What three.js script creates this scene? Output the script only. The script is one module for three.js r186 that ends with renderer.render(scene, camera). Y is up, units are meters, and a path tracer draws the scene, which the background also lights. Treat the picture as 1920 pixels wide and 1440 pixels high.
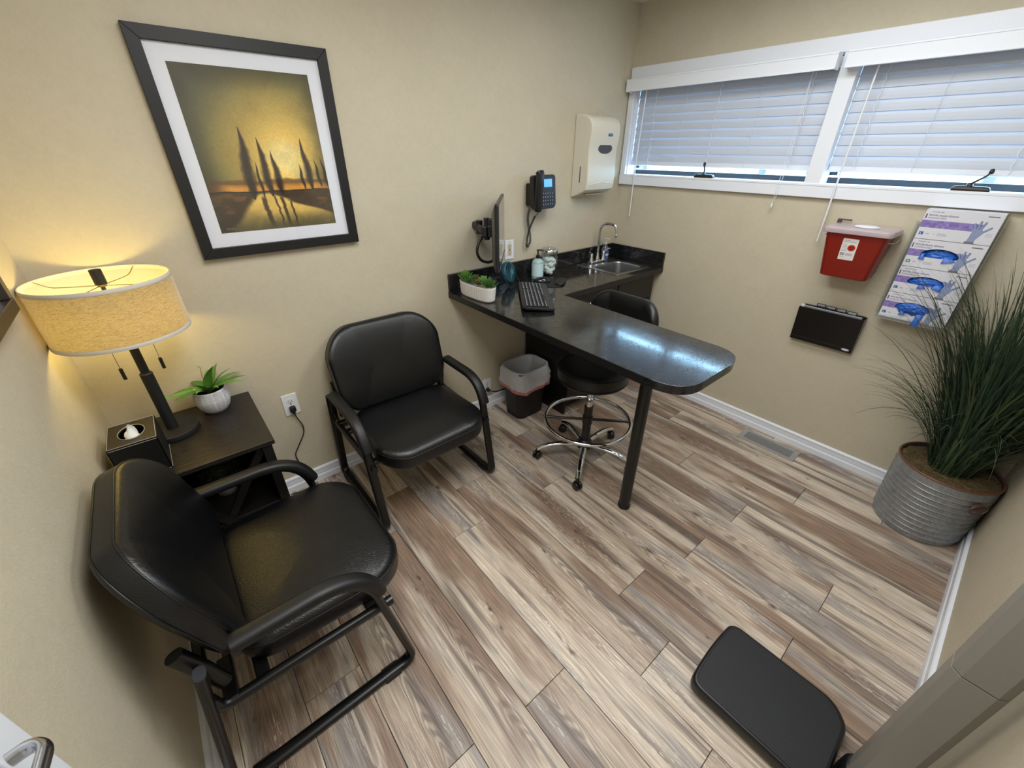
import * as THREE from 'three';
import { RoundedBoxGeometry } from 'three/addons/geometries/RoundedBoxGeometry.js';
import { mergeGeometries } from 'three/addons/utils/BufferGeometryUtils.js';
import { RectAreaLightUniformsLib } from 'three/addons/lights/RectAreaLightUniformsLib.js';

// ---------------------------------------------------------------- camera, sky, large light, exposure
// x runs along the picture wall (window wall at 0, door wall at -3.12), z comes out of the picture wall, y up
const scene = new THREE.Scene();
const camera = new THREE.PerspectiveCamera(86.30, 4 / 3, 0.02, 200);
camera.position.set(-2.751, 1.643, 2.064);
camera.rotation.set(-0.5186, -0.6978, 0.0046, 'YXZ');
scene.background = new THREE.Color().setRGB(0.37, 0.69, 1.0);
scene.backgroundIntensity = 26;
RectAreaLightUniformsLib.init();
const renderer = new THREE.WebGLRenderer({ antialias: true });
renderer.toneMapping = THREE.LinearToneMapping;
renderer.toneMappingExposure = 0.97;
renderer.shadowMap.enabled = true;

const RX = -3.12, RZ = 2.44, RY = 2.432;          // left wall, near wall, ceiling height
const PANELS = [[-0.98, 1.36, 9.0], [-2.28, 1.48, 13.6]];     // two ceiling light panels along the room
for (const [x, z, power] of PANELS) {
  const panelLight = new THREE.RectAreaLight(new THREE.Color().setRGB(0.97, 0.985, 1.0), power, 0.56, 1.16);
  panelLight.position.set(x, RY - 0.035, z); panelLight.rotation.x = -Math.PI / 2; scene.add(panelLight);
}

// ---------------------------------------------------------------- helpers
const V = (x, y, z) => new THREE.Vector3(x, y, z);
const PI = Math.PI;
function rng(seed) { let a = seed >>> 0; return () => { a = (a + 0x6D2B79F5) | 0; let t = Math.imul(a ^ (a >>> 15), 1 | a); t = (t + Math.imul(t ^ (t >>> 7), 61 | t)) ^ t; return ((t ^ (t >>> 14)) >>> 0) / 4294967296; }; }
const clamp = (v, a = 0, b = 1) => Math.min(b, Math.max(a, v));
const mixf = (a, b, t) => a + (b - a) * t;
const sstep = (a, b, x) => { const t = clamp((x - a) / (b - a)); return t * t * (3 - 2 * t); };
const PERM = new Uint8Array(1024); { const r = rng(77); const p = [...Array(256).keys()]; for (let i = 255; i > 0; i--) { const j = Math.floor(r() * (i + 1)); [p[i], p[j]] = [p[j], p[i]]; } for (let i = 0; i < 1024; i++) PERM[i] = p[i & 255]; }
function vn(x, y, s = 0) {                          // value noise, 0..1
  const xi = Math.floor(x), yi = Math.floor(y); let fx = x - xi, fy = y - yi;
  fx = fx * fx * (3 - 2 * fx); fy = fy * fy * (3 - 2 * fy);
  const h = (a, b) => PERM[(PERM[(a + s * 37) & 255] + b + s * 11) & 255] / 255;
  const a = h(xi, yi), b = h(xi + 1, yi), c = h(xi, yi + 1), d = h(xi + 1, yi + 1);
  return a + (b - a) * fx + (c - a) * fy + (a - b - c + d) * fx * fy;
}
function vnT(x, y, px, py, s = 0) {                 // tileable value noise with periods px, py
  const m = (a, p) => ((a % p) + p) % p;
  const xi = Math.floor(x), yi = Math.floor(y); let fx = x - xi, fy = y - yi;
  fx = fx * fx * (3 - 2 * fx); fy = fy * fy * (3 - 2 * fy);
  const h = (a, b) => PERM[(PERM[(m(a, px) + s * 37) & 255] + m(b, py) + s * 11) & 255] / 255;
  const a = h(xi, yi), b = h(xi + 1, yi), c = h(xi, yi + 1), d = h(xi + 1, yi + 1);
  return a + (b - a) * fx + (c - a) * fy + (a - b - c + d) * fx * fy;
}
const fbm = (x, y, o, s = 0) => { let v = 0, a = 0.5, n = 0; for (let i = 0; i < o; i++) { v += a * vn(x, y, s + i); n += a; x *= 2.03; y *= 2.03; a *= 0.5; } return v / n; };
function dataTex(w, h, fn, { srgb = false, rx = 1, ry = 1, wrap = true } = {}) {
  const d = new Uint8Array(w * h * 4), c = [0, 0, 0];
  for (let y = 0; y < h; y++) for (let x = 0; x < w; x++) {
    fn(x, y, c); const i = (y * w + x) * 4;
    d[i] = clamp(c[0]) * 255; d[i + 1] = clamp(c[1]) * 255; d[i + 2] = clamp(c[2]) * 255; d[i + 3] = 255;
  }
  const t = new THREE.DataTexture(d, w, h);
  t.magFilter = THREE.LinearFilter; t.minFilter = THREE.LinearMipmapLinearFilter; t.generateMipmaps = true;
  if (wrap) t.wrapS = t.wrapT = THREE.RepeatWrapping;
  if (srgb) t.colorSpace = THREE.SRGBColorSpace;
  t.repeat.set(rx, ry); t.needsUpdate = true; return t;
}
function canvasTex(w, h, draw) {
  const c = document.createElement('canvas'); c.width = w; c.height = h; draw(c.getContext('2d'), w, h);
  const t = new THREE.CanvasTexture(c); t.colorSpace = THREE.SRGBColorSpace; return t;
}
const std = (color, roughness = 0.6, o = {}) => new THREE.MeshStandardMaterial({ color, roughness, metalness: 0, ...o });
const phys = (color, roughness = 0.6, o = {}) => new THREE.MeshPhysicalMaterial({ color, roughness, metalness: 0, ...o });

const taken = {};
function numbered(name) { const n = taken[name] = (taken[name] ?? -1) + 1; return n ? `${name}_${String(n).padStart(3, '0')}` : name; }
function tag(o, label, category, group) { o.userData.label = label; o.userData.category = category; if (group) o.userData.group = group; return o; }
function thing(name, label, category, [x, y, z] = [0, 0, 0], turn = 0, group) {
  const o = new THREE.Group(); o.name = numbered(name); o.position.set(x, y, z); o.rotation.y = turn; scene.add(o); return tag(o, label, category, group);
}
function obj(name, geo, material, parent) {
  const g = Array.isArray(geo) ? merge(geo) : geo;
  const m = new THREE.Mesh(g, material); m.castShadow = m.receiveShadow = true;
  m.name = parent ? name : numbered(name); (parent ?? scene).add(m); return m;
}
function struct(name, geo, material, label, parent) {
  const m = obj(name, geo, material, parent); if (!parent) { m.userData.kind = 'structure'; if (label) m.userData.label = label; } return m;
}
function merge(list) {
  const l = list.map((g) => { let k = g.index ? g.toNonIndexed() : g; for (const n of Object.keys(k.attributes)) if (!['position', 'normal', 'uv'].includes(n)) k.deleteAttribute(n); return k; });
  return mergeGeometries(l, false);
}
// uv in metres from the dominant normal axis
function uvM(g, s = 1) {
  g = g.index ? g.toNonIndexed() : g; if (!g.attributes.normal) g.computeVertexNormals();
  const p = g.attributes.position, n = g.attributes.normal, uv = new Float32Array(p.count * 2);
  for (let i = 0; i < p.count; i += 3) {
    const ax = Math.abs(n.getX(i) + n.getX(i + 1) + n.getX(i + 2)), ay = Math.abs(n.getY(i) + n.getY(i + 1) + n.getY(i + 2)), az = Math.abs(n.getZ(i) + n.getZ(i + 1) + n.getZ(i + 2));
    for (let k = i; k < i + 3; k++) {
      const x = p.getX(k), y = p.getY(k), z = p.getZ(k);
      const [u, v] = ax >= ay && ax >= az ? [z, y] : ay >= az ? [x, z] : [x, y];
      uv[k * 2] = u * s; uv[k * 2 + 1] = v * s;
    }
  }
  g.setAttribute('uv', new THREE.BufferAttribute(uv, 2)); return g;
}
// box from corner to corner, optionally rounded
function bb(x0, x1, y0, y1, z0, z1, r = 0, seg = 2) {
  const w = Math.abs(x1 - x0), h = Math.abs(y1 - y0), d = Math.abs(z1 - z0);
  const g = r > 0 ? new RoundedBoxGeometry(w, h, d, seg, Math.min(r, w / 2.01, h / 2.01, d / 2.01)) : new THREE.BoxGeometry(w, h, d);
  g.translate((x0 + x1) / 2, (y0 + y1) / 2, (z0 + z1) / 2); return uvM(g);
}
function cyl(r0, r1, h, x, y, z, seg = 32) { const g = new THREE.CylinderGeometry(r1, r0, h, seg); g.translate(x, y + h / 2, z); return g; }   // r0 bottom, r1 top
function lathe(pts, seg = 48, x = 0, y = 0, z = 0) { const g = new THREE.LatheGeometry(pts.map(([r, h]) => new THREE.Vector2(r, h)), seg); g.translate(x, y, z); return g; }
function tube(pts, r, { seg = 0, rad = 10, closed = false, curve } = {}) {
  const c = curve ?? new THREE.CatmullRomCurve3(pts, closed, 'centripetal'); return new THREE.TubeGeometry(c, seg || Math.max(8, pts.length * 6), r, rad, closed);
}
function fillet(pts, r, n = 6) {                    // polyline with rounded corners
  const out = [pts[0].clone()];
  for (let i = 1; i < pts.length - 1; i++) {
    const rr = Array.isArray(r) ? r[i] : r, a = pts[i - 1], b = pts[i], c = pts[i + 1];
    const u = a.clone().sub(b), w = c.clone().sub(b), k = Math.min(rr, u.length() * 0.49, w.length() * 0.49);
    if (k < 1e-4) { out.push(b.clone()); continue; }
    const p = b.clone().addScaledVector(u.normalize(), k), q = b.clone().addScaledVector(w.normalize(), k);
    for (let j = 0; j <= n; j++) { const t = j / n; out.push(p.clone().multiplyScalar((1 - t) * (1 - t)).addScaledVector(b, 2 * t * (1 - t)).addScaledVector(q, t * t)); }
  }
  out.push(pts[pts.length - 1].clone()); return out;
}
const oval = (a, b, n = 16, e = 1) => [...Array(n)].map((_, i) => { const t = i / n * 2 * PI, c = Math.cos(t), s = Math.sin(t); return [a * Math.sign(c) * Math.abs(c) ** e, b * Math.sign(s) * Math.abs(s) ** e]; });
// sweep a profile along points; profile x runs along 'side', profile y along tangent x side; scale(t) may vary it
function sweep(pts, prof, side, { closed = false, caps = true, scale } = {}) {
  const n = pts.length, m = prof.length, pos = [], uv = [], idx = []; let len = 0;
  const per = [0]; for (let j = 1; j <= m; j++) per[j] = per[j - 1] + Math.hypot(prof[j % m][0] - prof[j - 1][0], prof[j % m][1] - prof[j - 1][1]);
  const rows = closed ? n + 1 : n;
  for (let i = 0; i < rows; i++) {
    const p = pts[i % n], a = closed ? pts[(i + n - 1) % n] : pts[Math.max(0, i - 1)], b = closed ? pts[(i + 1) % n] : pts[Math.min(n - 1, i + 1)];
    const t = b.clone().sub(a).normalize(), s = (typeof side === 'function' ? side(i % n) : side).clone(); s.addScaledVector(t, -s.dot(t)).normalize();
    const w = t.clone().cross(s), k = scale ? scale(i / (rows - 1)) : 1; if (i) len += p.distanceTo(pts[(i - 1) % n]);
    for (let j = 0; j <= m; j++) { const [u, v] = prof[j % m]; pos.push(p.x + (s.x * u + w.x * v) * k, p.y + (s.y * u + w.y * v) * k, p.z + (s.z * u + w.z * v) * k); uv.push(per[j], len); }
  }
  for (let i = 0; i < rows - 1; i++) for (let j = 0; j < m; j++) { const a = i * (m + 1) + j, b = a + m + 1; idx.push(a, a + 1, b, a + 1, b + 1, b); }
  let g = new THREE.BufferGeometry(); g.setAttribute('position', new THREE.Float32BufferAttribute(pos, 3)); g.setAttribute('uv', new THREE.Float32BufferAttribute(uv, 2)); g.setIndex(idx); g.computeVertexNormals();
  weld(g, rows, m);
  if (!caps || closed) return g;
  const cap = (row, flip) => {
    const P = []; for (let j = 0; j < m; j++) P.push(V(pos[(row * (m + 1) + j) * 3], pos[(row * (m + 1) + j) * 3 + 1], pos[(row * (m + 1) + j) * 3 + 2]));
    const c = P.reduce((s, q) => s.add(q), V(0, 0, 0)).divideScalar(m), q = [], w = [];
    for (let j = 0; j < m; j++) { const A = P[j], B = P[(j + 1) % m]; for (const k of flip ? [c, B, A] : [c, A, B]) { q.push(k.x, k.y, k.z); w.push(0, 0); } }
    const h = new THREE.BufferGeometry(); h.setAttribute('position', new THREE.Float32BufferAttribute(q, 3)); h.setAttribute('uv', new THREE.Float32BufferAttribute(w, 2)); h.computeVertexNormals(); return h;
  };
  return merge([g, cap(0, true), cap(rows - 1, false)]);
}
function weld(g, rows, m) {                         // same normal on both sides of the uv seam
  const nn = g.attributes.normal;
  for (let i = 0; i < rows; i++) { const a = i * (m + 1), b = a + m; const v = V(nn.getX(a) + nn.getX(b), nn.getY(a) + nn.getY(b), nn.getZ(a) + nn.getZ(b)).normalize(); nn.setXYZ(a, v.x, v.y, v.z); nn.setXYZ(b, v.x, v.y, v.z); }
}
// rounded rectangle outline, radii for corners (+,+) (-,+) (-,-) (+,-)
function rrect(w, h, r, n = 8) {
  const R = Array.isArray(r) ? r : [r, r, r, r], out = [], sx = [1, -1, -1, 1], sy = [1, 1, -1, -1];
  for (let k = 0; k < 4; k++) { const q = Math.max(1e-4, Math.min(R[k], w / 2 - 1e-4, h / 2 - 1e-4)), cx = sx[k] * (w / 2 - q), cy = sy[k] * (h / 2 - q); for (let i = 0; i <= n; i++) { const t = k * PI / 2 + i / n * PI / 2; out.push([cx + q * Math.cos(t), cy + q * Math.sin(t)]); } }
  return out;
}
// loft of rings of equal count: rings = arrays of Vector3; closes ends with a fan
function loft(rings, { capA = true, capB = true } = {}) {
  const m = rings[0].length, pos = [], uv = [], idx = [];
  rings.forEach((r) => { for (let j = 0; j <= m; j++) { const p = r[j % m]; pos.push(p.x, p.y, p.z); uv.push(p.x + p.z * 0.37, p.y + p.z * 0.61); } });
  for (let i = 0; i < rings.length - 1; i++) for (let j = 0; j < m; j++) { const a = i * (m + 1) + j, b = a + m + 1; idx.push(a, a + 1, b, a + 1, b + 1, b); }
  const fan = (ri, flip) => { const r = rings[ri], c = r.reduce((s, q) => s.add(q), V(0, 0, 0)).divideScalar(m), k = pos.length / 3; pos.push(c.x, c.y, c.z); uv.push(c.x + c.z * 0.37, c.y + c.z * 0.61); const o = ri * (m + 1); for (let j = 0; j < m; j++) flip ? idx.push(k, o + j + 1, o + j) : idx.push(k, o + j, o + j + 1); };
  if (capA) fan(0, true); if (capB) fan(rings.length - 1, false);
  const g = new THREE.BufferGeometry(); g.setAttribute('position', new THREE.Float32BufferAttribute(pos, 3)); g.setAttribute('uv', new THREE.Float32BufferAttribute(uv, 2)); g.setIndex(idx); g.computeVertexNormals(); weld(g, rings.length, m); return g;
}
// flat shape in (a,b) extruded by t, then placed by fn
function extrude(outline, t, { holes = [], bevel = 0, seg = 1, curveSegments = 12 } = {}) {
  const s = outline instanceof THREE.Shape ? outline : new THREE.Shape(outline.map(([a, b]) => new THREE.Vector2(a, b)));
  for (const h of holes) s.holes.push(new THREE.Path(h.map(([a, b]) => new THREE.Vector2(a, b))));
  return new THREE.ExtrudeGeometry(s, { depth: t - 2 * bevel, bevelEnabled: bevel > 0, bevelThickness: bevel, bevelSize: bevel, bevelOffset: -bevel, bevelSegments: 2, curveSegments }).translate(0, 0, bevel);
}
const toXZ = (g) => { g.rotateX(-PI / 2); g.scale(1, 1, 1); return g; };     // shape (a,b) -> (x, y up by depth, -z): draw outlines with b = -z
const flat = (g) => { const k = g.index ? g.toNonIndexed() : g; k.deleteAttribute('normal'); k.computeVertexNormals(); return k; };

// ---------------------------------------------------------------- shared materials
const paintBump = dataTex(512, 512, (x, y, c) => { const v = 0.55 * vnT(x / 6, y / 6, 512 / 6 | 0, 512 / 6 | 0, 1) + 0.3 * vnT(x / 16, y / 16, 32, 32, 2) + 0.15 * vnT(x / 3, y / 3, 170, 170, 3); c[0] = c[1] = c[2] = v; }, { rx: 3.2, ry: 3.2 });
const paintTone = dataTex(512, 512, (x, y, c) => { const v = 0.975 + 0.016 * (vnT(x / 64, y / 64, 8, 8, 4) - 0.5) + 0.014 * (vnT(x / 16, y / 16, 32, 32, 5) - 0.5) + 0.02 * (vnT(x / 4, y / 4, 128, 128, 6) - 0.5); c[0] = v; c[1] = v * 0.998; c[2] = v * 0.992; }, { srgb: true, rx: 0.7, ry: 0.7 });
const WALL = new THREE.Color().setRGB(0.585, 0.525, 0.398);
const mWall = std(WALL, 0.62, { bumpMap: paintBump, bumpScale: 0.0005, map: paintTone });
const mCeil = std('#e6e4de', 0.9, { bumpMap: paintBump, bumpScale: 0.0008 });
const mTrim = std('#e6eaf1', 0.32);
const mTrimDull = std('#d6dae2', 0.4);
const mBlack = std('#0d0d0e', 0.38);
const mBlackSatin = std('#111113', 0.3);
const mBlackMatte = std('#121214', 0.62);
const mChrome = std('#d8dade', 0.08, { metalness: 1 });
const mChromeSoft = std('#c2c4c8', 0.22, { metalness: 1 });
const mPlate = std('#e4e6ea', 0.35);
const mGlassPane = phys('#ffffff', 0.02, { transmission: 1, thickness: 0, ior: 1.5 });

// ---------------------------------------------------------------- floor of separate planks
const W = 0.1908, X0 = -0.1857, LEN = 1.209;
const PAL = [[0.79, 0.735, 0.665], [0.70, 0.63, 0.555], [0.53, 0.435, 0.365], [0.575, 0.545, 0.525], [0.36, 0.31, 0.28]];
function woodAtlas(seed, strips, weights) {
  const r = rng(seed), S = [];
  for (let i = 0; i < strips; i++) {
    const knots = []; for (let k = 0; k < 2; k++) knots.push([0.08 + 0.84 * r(), (r() - 0.5) * 0.15, (k ? 0.0025 : 0.005) * (0.6 + r())]);
    const w = weights[i % weights.length];
    S.push({ knots, o: r() * 900, o2: r() * 700, cath: r() < 0.75 ? (r() - 0.5) * 0.1 : 9, cz: 0.2 + 0.6 * r(), w, fleck: r() });
  }
  const hS = Math.floor(2048 / strips);
  return dataTex(2048, 2048, (px, py, c) => {
    const k = Math.min(strips - 1, Math.floor(py / hS)), s = S[k];
    let L = px / 2048 * 1.23, Q = (py - k * hS) / hS * 0.196 - 0.098;          // metres along and across
    let dark = 0, ring = 0, q = Q;
    for (const [kx, kq, kr] of s.knots) {
      const dx = (L - kx * 1.23) / 2.4, dq = Q - kq, d = Math.hypot(dx, dq), f = Math.exp(-((d / (kr * 2.6)) ** 2));
      q += f * 0.03 * Math.sign(dq || 1); dark = Math.max(dark, Math.exp(-((d / kr / (0.6 + 0.8 * vn(Math.atan2(dq, dx) * 1.6 + s.o, kr * 900, 3))) ** 2)) * 0.7); ring += f * (0.5 + 0.5 * Math.sin(d * 2600)) * 0.4;
    }
    q += 0.012 * (fbm(L * 2.2 + s.o, Q * 9, 2, 1) - 0.5) * 2;
    const n1 = fbm(L * 2.0 + s.o, q * 15 + s.o2, 4, 2), n2 = fbm(L * 2.2 + s.o2, q * 20 + s.o, 4, 5), n3 = fbm(L * 1.8 + s.o * 1.7, q * 13, 4, 8);
    const [wc, wb, wg] = s.w;
    let a = PAL[1], m = [a[0], a[1], a[2]];
    const blend = (col, t) => { m[0] = mixf(m[0], col[0], t); m[1] = mixf(m[1], col[1], t); m[2] = mixf(m[2], col[2], t); };
    blend(PAL[0], sstep(0.38 - wc, 0.70 - wc, n1)); blend(PAL[3], sstep(0.50 - wg, 0.72 - wg, n2) * 0.85); blend(PAL[2], sstep(0.50 - wb, 0.74 - wb, n3) * 0.85);
    blend(PAL[4], sstep(0.60, 0.80, fbm(L * 1.4 + s.o2 * 2.1, q * 34 + 40, 3, 11)) * 0.6);
    if (s.cath < 5) {                                                      // cathedral grain
      const e = (Q - s.cath) / 0.03, ph = (L - s.cz * 1.2) * 9 - e * e * 1.6 + fbm(L * 6 + s.o, Q * 40, 2, 14) * 1.6;
      const g = Math.exp(-e * e * 0.7) * sstep(0.5, 0.0, Math.abs(L - s.cz * 1.2) - 0.1);
      blend(PAL[4], g * 0.45 * sstep(0.1, 0.9, 0.5 + 0.5 * Math.sin(ph * 9)));
    }
    const fine = vn(L * 14 + s.o, Q * 620 + 30, 16), fine2 = vn(L * 34 + s.o2, Q * 1300, 17), mid = vn(L * 5 + s.o, q * 190, 18);
    let v = 1 + 0.16 * (mid - 0.5) + 0.30 * (fine - 0.5) + 0.16 * (fine2 - 0.5);
    v -= 0.35 * sstep(0.80, 0.95, fine) * sstep(0.45, 0.7, vn(L * 3 + s.o, Q * 30, 19));
    const fl = sstep(0.66, 0.74, vn(L * 60 + s.o, Q * 420, 20)) * sstep(0.56, 0.7, fbm(L * 3 + s.o2 * 3, Q * 18, 2, 21));
    blend([0.90, 0.87, 0.83], 0.5 * fl * (s.fleck > 0.3 ? 1 : 0));
    blend([0.22, 0.17, 0.14], clamp(dark)); v -= 0.22 * clamp(ring);
    c[0] = m[0] * v; c[1] = m[1] * v; c[2] = m[2] * v;
  }, { srgb: true, wrap: false });
}
const ATL = [woodAtlas(11, 6, [[0.10, -0.06, -0.04], [0.14, 0.04, 0.0], [0.02, 0.12, 0.02], [0.10, -0.02, 0.06], [0.06, 0.05, -0.05], [0.16, -0.04, 0.0]]),
  woodAtlas(29, 6, [[0.04, 0.14, -0.02], [0.15, -0.05, 0.03], [0.0, 0.0, 0.12], [0.12, 0.06, -0.03], [0.16, 0.0, 0.02], [0.02, 0.10, 0.08]])];
const grainBump = dataTex(1024, 256, (x, y, c) => { const v = 0.6 * vnT(x / 14, y / 1.6, 73, 160, 3) + 0.4 * vnT(x / 40, y / 5, 25, 51, 9); c[0] = c[1] = c[2] = v; }, { rx: 1 / 1.2, ry: 5 });
const mPlank = ATL.map((t) => std('#ffffff', 0.42, { map: t, bumpMap: grainBump, bumpScale: 0.0005 }));
// z of the end joints in each row, row 0 lies along the window wall, counted towards the door wall
const JOINT = [1.508, 0.944, 1.814, 1.25, 1.658, 0.90, 1.622, 0.874, 1.539, 1.781, 0.841, 1.587, 0.617, 1.556, 1.10, 0.78, 1.33];
const floor = struct('floor', bb(RX - 0.1, 0.1, -0.06, -0.0095, -0.1, RZ + 0.1), std('#241d18', 0.9), 'wood plank floor in mixed brown, grey and cream');
{
  const r = rng(5);
  for (let i = 0; i < 17; i++) {
    const xr = i === 0 ? -0.002 : X0 - (i - 1) * W, xl = Math.max(X0 - i * W, RX + 0.002);
    if (xr - xl < 0.01) continue;
    let a = JOINT[i]; while (a > 0) a -= LEN;
    for (; a < RZ; a += LEN) {
      const z0 = Math.max(a, 0.002) + 0.0009, z1 = Math.min(a + LEN, RZ - 0.002) - 0.0009; if (z1 - z0 < 0.03) continue;
      const A = xl + 0.0009, B = xr - 0.0009, h = 0, y0 = -0.009, e = 0.0011;
      const pos = [], uv = [], idx = [], strip = Math.floor(r() * 6), at = r() < 0.5 ? 0 : 1, fz = r() < 0.5, fx = r() < 0.5;
      const U = (x, z) => { let u = (z - a) / 1.23 + 0.006, v = (x - (X0 - i * W)) / 0.196 + 0.012; if (fz) u = 1 - u; if (fx) v = 1 - v; return [clamp(u, 0.003, 0.997), (strip + clamp(v, 0.02, 0.98)) * Math.floor(2048 / 6) / 2048]; };
      const ringP = [[A, y0, z0], [B, y0, z0], [B, y0, z1], [A, y0, z1], [A, h - e, z0], [B, h - e, z0], [B, h - e, z1], [A, h - e, z1], [A + e, h, z0 + e], [B - e, h, z0 + e], [B - e, h, z1 - e], [A + e, h, z1 - e]];
      const quad = (p, q, s, t) => { const k = pos.length / 3; for (const n of [p, q, s, t]) { pos.push(...ringP[n]); uv.push(...U(ringP[n][0], ringP[n][2])); } idx.push(k, k + 2, k + 1, k, k + 3, k + 2); };
      quad(8, 9, 10, 11); for (let n = 0; n < 4; n++) { const m = (n + 1) % 4; quad(4 + n, 4 + m, 8 + m, 8 + n); quad(n, m, 4 + m, 4 + n); }
      const g = new THREE.BufferGeometry(); g.setAttribute('position', new THREE.Float32BufferAttribute(pos, 3)); g.setAttribute('uv', new THREE.Float32BufferAttribute(uv, 2)); g.setIndex(idx);
      const ng = g.toNonIndexed(); ng.computeVertexNormals();
      obj('plank', ng, mPlank[at], floor);
    }
  }
}

// ---------------------------------------------------------------- walls and ceiling
struct('wall_back', bb(RX - 0.12, 0.12, -0.06, RY + 0.1, -0.12, 0), mWall, 'beige painted wall with the large framed picture');
const WO = { y0: 1.495, y1: 2.045, z0: 0.05, zm0: 1.202, zm1: 1.276, z1: 2.372 };
{
  const g = extrude([[-0.12, -0.06], [RZ + 0.12, -0.06], [RZ + 0.12, RY + 0.1], [-0.12, RY + 0.1]], 0.16, { holes: [[[WO.z0, WO.y0], [WO.z1, WO.y0], [WO.z1, WO.y1], [WO.z0, WO.y1]]] });
  g.rotateY(-PI / 2); g.translate(0.16, 0, 0);                      // shape a -> z, b -> y, depth -> -x
  struct('wall_right', uvM(g), mWall, 'beige painted wall with the high horizontal window');
}
const DOOR = { z0: 1.497, z1: 2.30, y1: 2.04 };
{
  const g = extrude([[-0.12, -0.06], [DOOR.z0, -0.06], [DOOR.z0, DOOR.y1], [DOOR.z1, DOOR.y1], [DOOR.z1, -0.06], [RZ + 0.12, -0.06], [RZ + 0.12, RY + 0.1], [-0.12, RY + 0.1]], 0.12, {});
  g.rotateY(-PI / 2); g.translate(RX, 0, 0);
  struct('wall_left', uvM(g), mWall, 'beige painted wall behind the lamp corner');
}
struct('wall_near', bb(RX - 0.12, 0.12, -0.06, RY + 0.1, RZ, RZ + 0.12), mWall, 'beige painted wall behind the grass planter');
struct('ceiling', bb(RX - 0.12, 0.12, RY, RY + 0.1, -0.12, RZ + 0.12), mCeil, 'pale ceiling');
// baseboards: plain board with a stepped, rounded top
function baseboard(name, a, b, into, label) {
  const prof = [[0, 0], [0.0145, 0], [0.0145, 0.030], [0.0125, 0.036], [0.0105, 0.038], [0.0105, 0.071], [0.0125, 0.074], [0.0125, 0.079], [0.009, 0.084], [0.003, 0.087], [0, 0.087]];
  const up = V(0, 1, 0); if (b.clone().sub(a).cross(up).dot(into) < 0) [a, b] = [b, a];
  const g = flat(sweep([a, b], prof.map(([u, v]) => [v, u]), up));
  return struct(name, g, mTrim, label);
}
baseboard('baseboard_back', V(RX + 0.0146, 0, 0), V(-0.0146, 0, 0), V(0, 0, 1), 'white baseboard along the picture wall');
baseboard('baseboard_right', V(0, 0, 0.0), V(0, 0, RZ), V(-1, 0, 0), 'white baseboard under the window wall');
baseboard('baseboard_left', V(RX, 0, 0.0), V(RX, 0, 1.434), V(1, 0, 0), 'white baseboard behind the near armchair');
baseboard('baseboard_near', V(RX + 0.0146, 0, RZ), V(-0.0146, 0, RZ), V(0, 0, -1), 'white baseboard behind the scale and planter');

// ---------------------------------------------------------------- door in the left wall
{
  const d = thing('door_1', 'white door with chrome lever at the lower left corner', 'door', [0, 0, 0]); d.userData.kind = 'structure'; delete d.userData.category;
  obj('door_casing', [bb(RX - 0.001, RX + 0.016, 0, 2.11, 1.435, 1.497, 0.004), bb(RX - 0.001, RX + 0.016, 0, 2.11, 2.30, 2.362, 0.004), bb(RX - 0.001, RX + 0.016, 2.04, 2.11, 1.497, 2.30, 0.004)], mTrim, d);
  obj('threshold', bb(RX - 0.12, RX - 0.001, -0.0093, 0.0065, DOOR.z0, DOOR.z1, 0.001), std('#8a8782', 0.4, { metalness: 0.5 }), d);
  obj('door_stop', [bb(RX - 0.12, RX - 0.062, 0.0066, 2.04, 1.4972, 1.515), bb(RX - 0.12, RX - 0.062, 0.0066, 2.04, 2.282, 2.2998), bb(RX - 0.12, RX - 0.062, 2.02, 2.0398, 1.515, 2.282)], mTrim, d);
  obj('door_slab', bb(RX - 0.06, RX - 0.02, 0.008, 2.036, 1.50, 2.297, 0.003), mTrimDull, d);
  const l = obj('door_lever', [cyl(0.03, 0.03, 0.012, 0, 0, 0, 32).rotateZ(-PI / 2).translate(RX - 0.02, 0.99, 1.6),
    tube([V(RX - 0.012, 0.99, 1.6), V(RX + 0.045, 0.99, 1.6)], 0.01),
    sweep(fillet([V(RX + 0.03, 0.99, 1.605), V(RX + 0.055, 0.99, 1.585), V(RX + 0.064, 0.99, 1.52), V(RX + 0.05, 0.99, 1.506), V(RX + 0.03, 0.99, 1.511)], 0.02), oval(0.012, 0.007, 14), V(0, 1, 0))], mChromeSoft, d);
  l.userData.label = 'brushed chrome lever handle';
}

// ---------------------------------------------------------------- window: casing, mullion, jambs, two glazed sashes
const win = thing('window_1', 'wide white trimmed window pair high on the right wall', 'window'); win.userData.kind = 'structure'; delete win.userData.category;
obj('head_casing', bb(-0.02, 0, WO.y1, 2.111, 0.008, 2.412, 0.003), mTrim, win);
obj('apron_casing', bb(-0.022, 0, 1.4325, WO.y0, 0.008, 2.412, 0.003), mTrim, win);
obj('side_casing', bb(-0.02, 0, WO.y0, WO.y1, 0.008, WO.z0, 0.003), mTrim, win);
obj('side_casing', bb(-0.02, 0, WO.y0, WO.y1, WO.z1, 2.412, 0.003), mTrim, win);
obj('mullion', bb(-0.02, 0.15, WO.y0, WO.y1, WO.zm0, WO.zm1, 0.003), mTrim, win);
obj('jamb', [bb(0, 0.15, WO.y0, WO.y1, WO.z0, WO.z0 + 0.006), bb(0, 0.15, WO.y0, WO.y1, WO.z1 - 0.006, WO.z1), bb(0, 0.15, WO.y1 - 0.006, WO.y1, WO.z0, WO.z1)], mTrim, win);
obj('sill', bb(-0.024, 0.15, WO.y0 - 0.008, WO.y0 + 0.004, WO.z0, WO.z1, 0.002), mTrim, win);
const mSash = std('#2a2b2d', 0.45);
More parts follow.
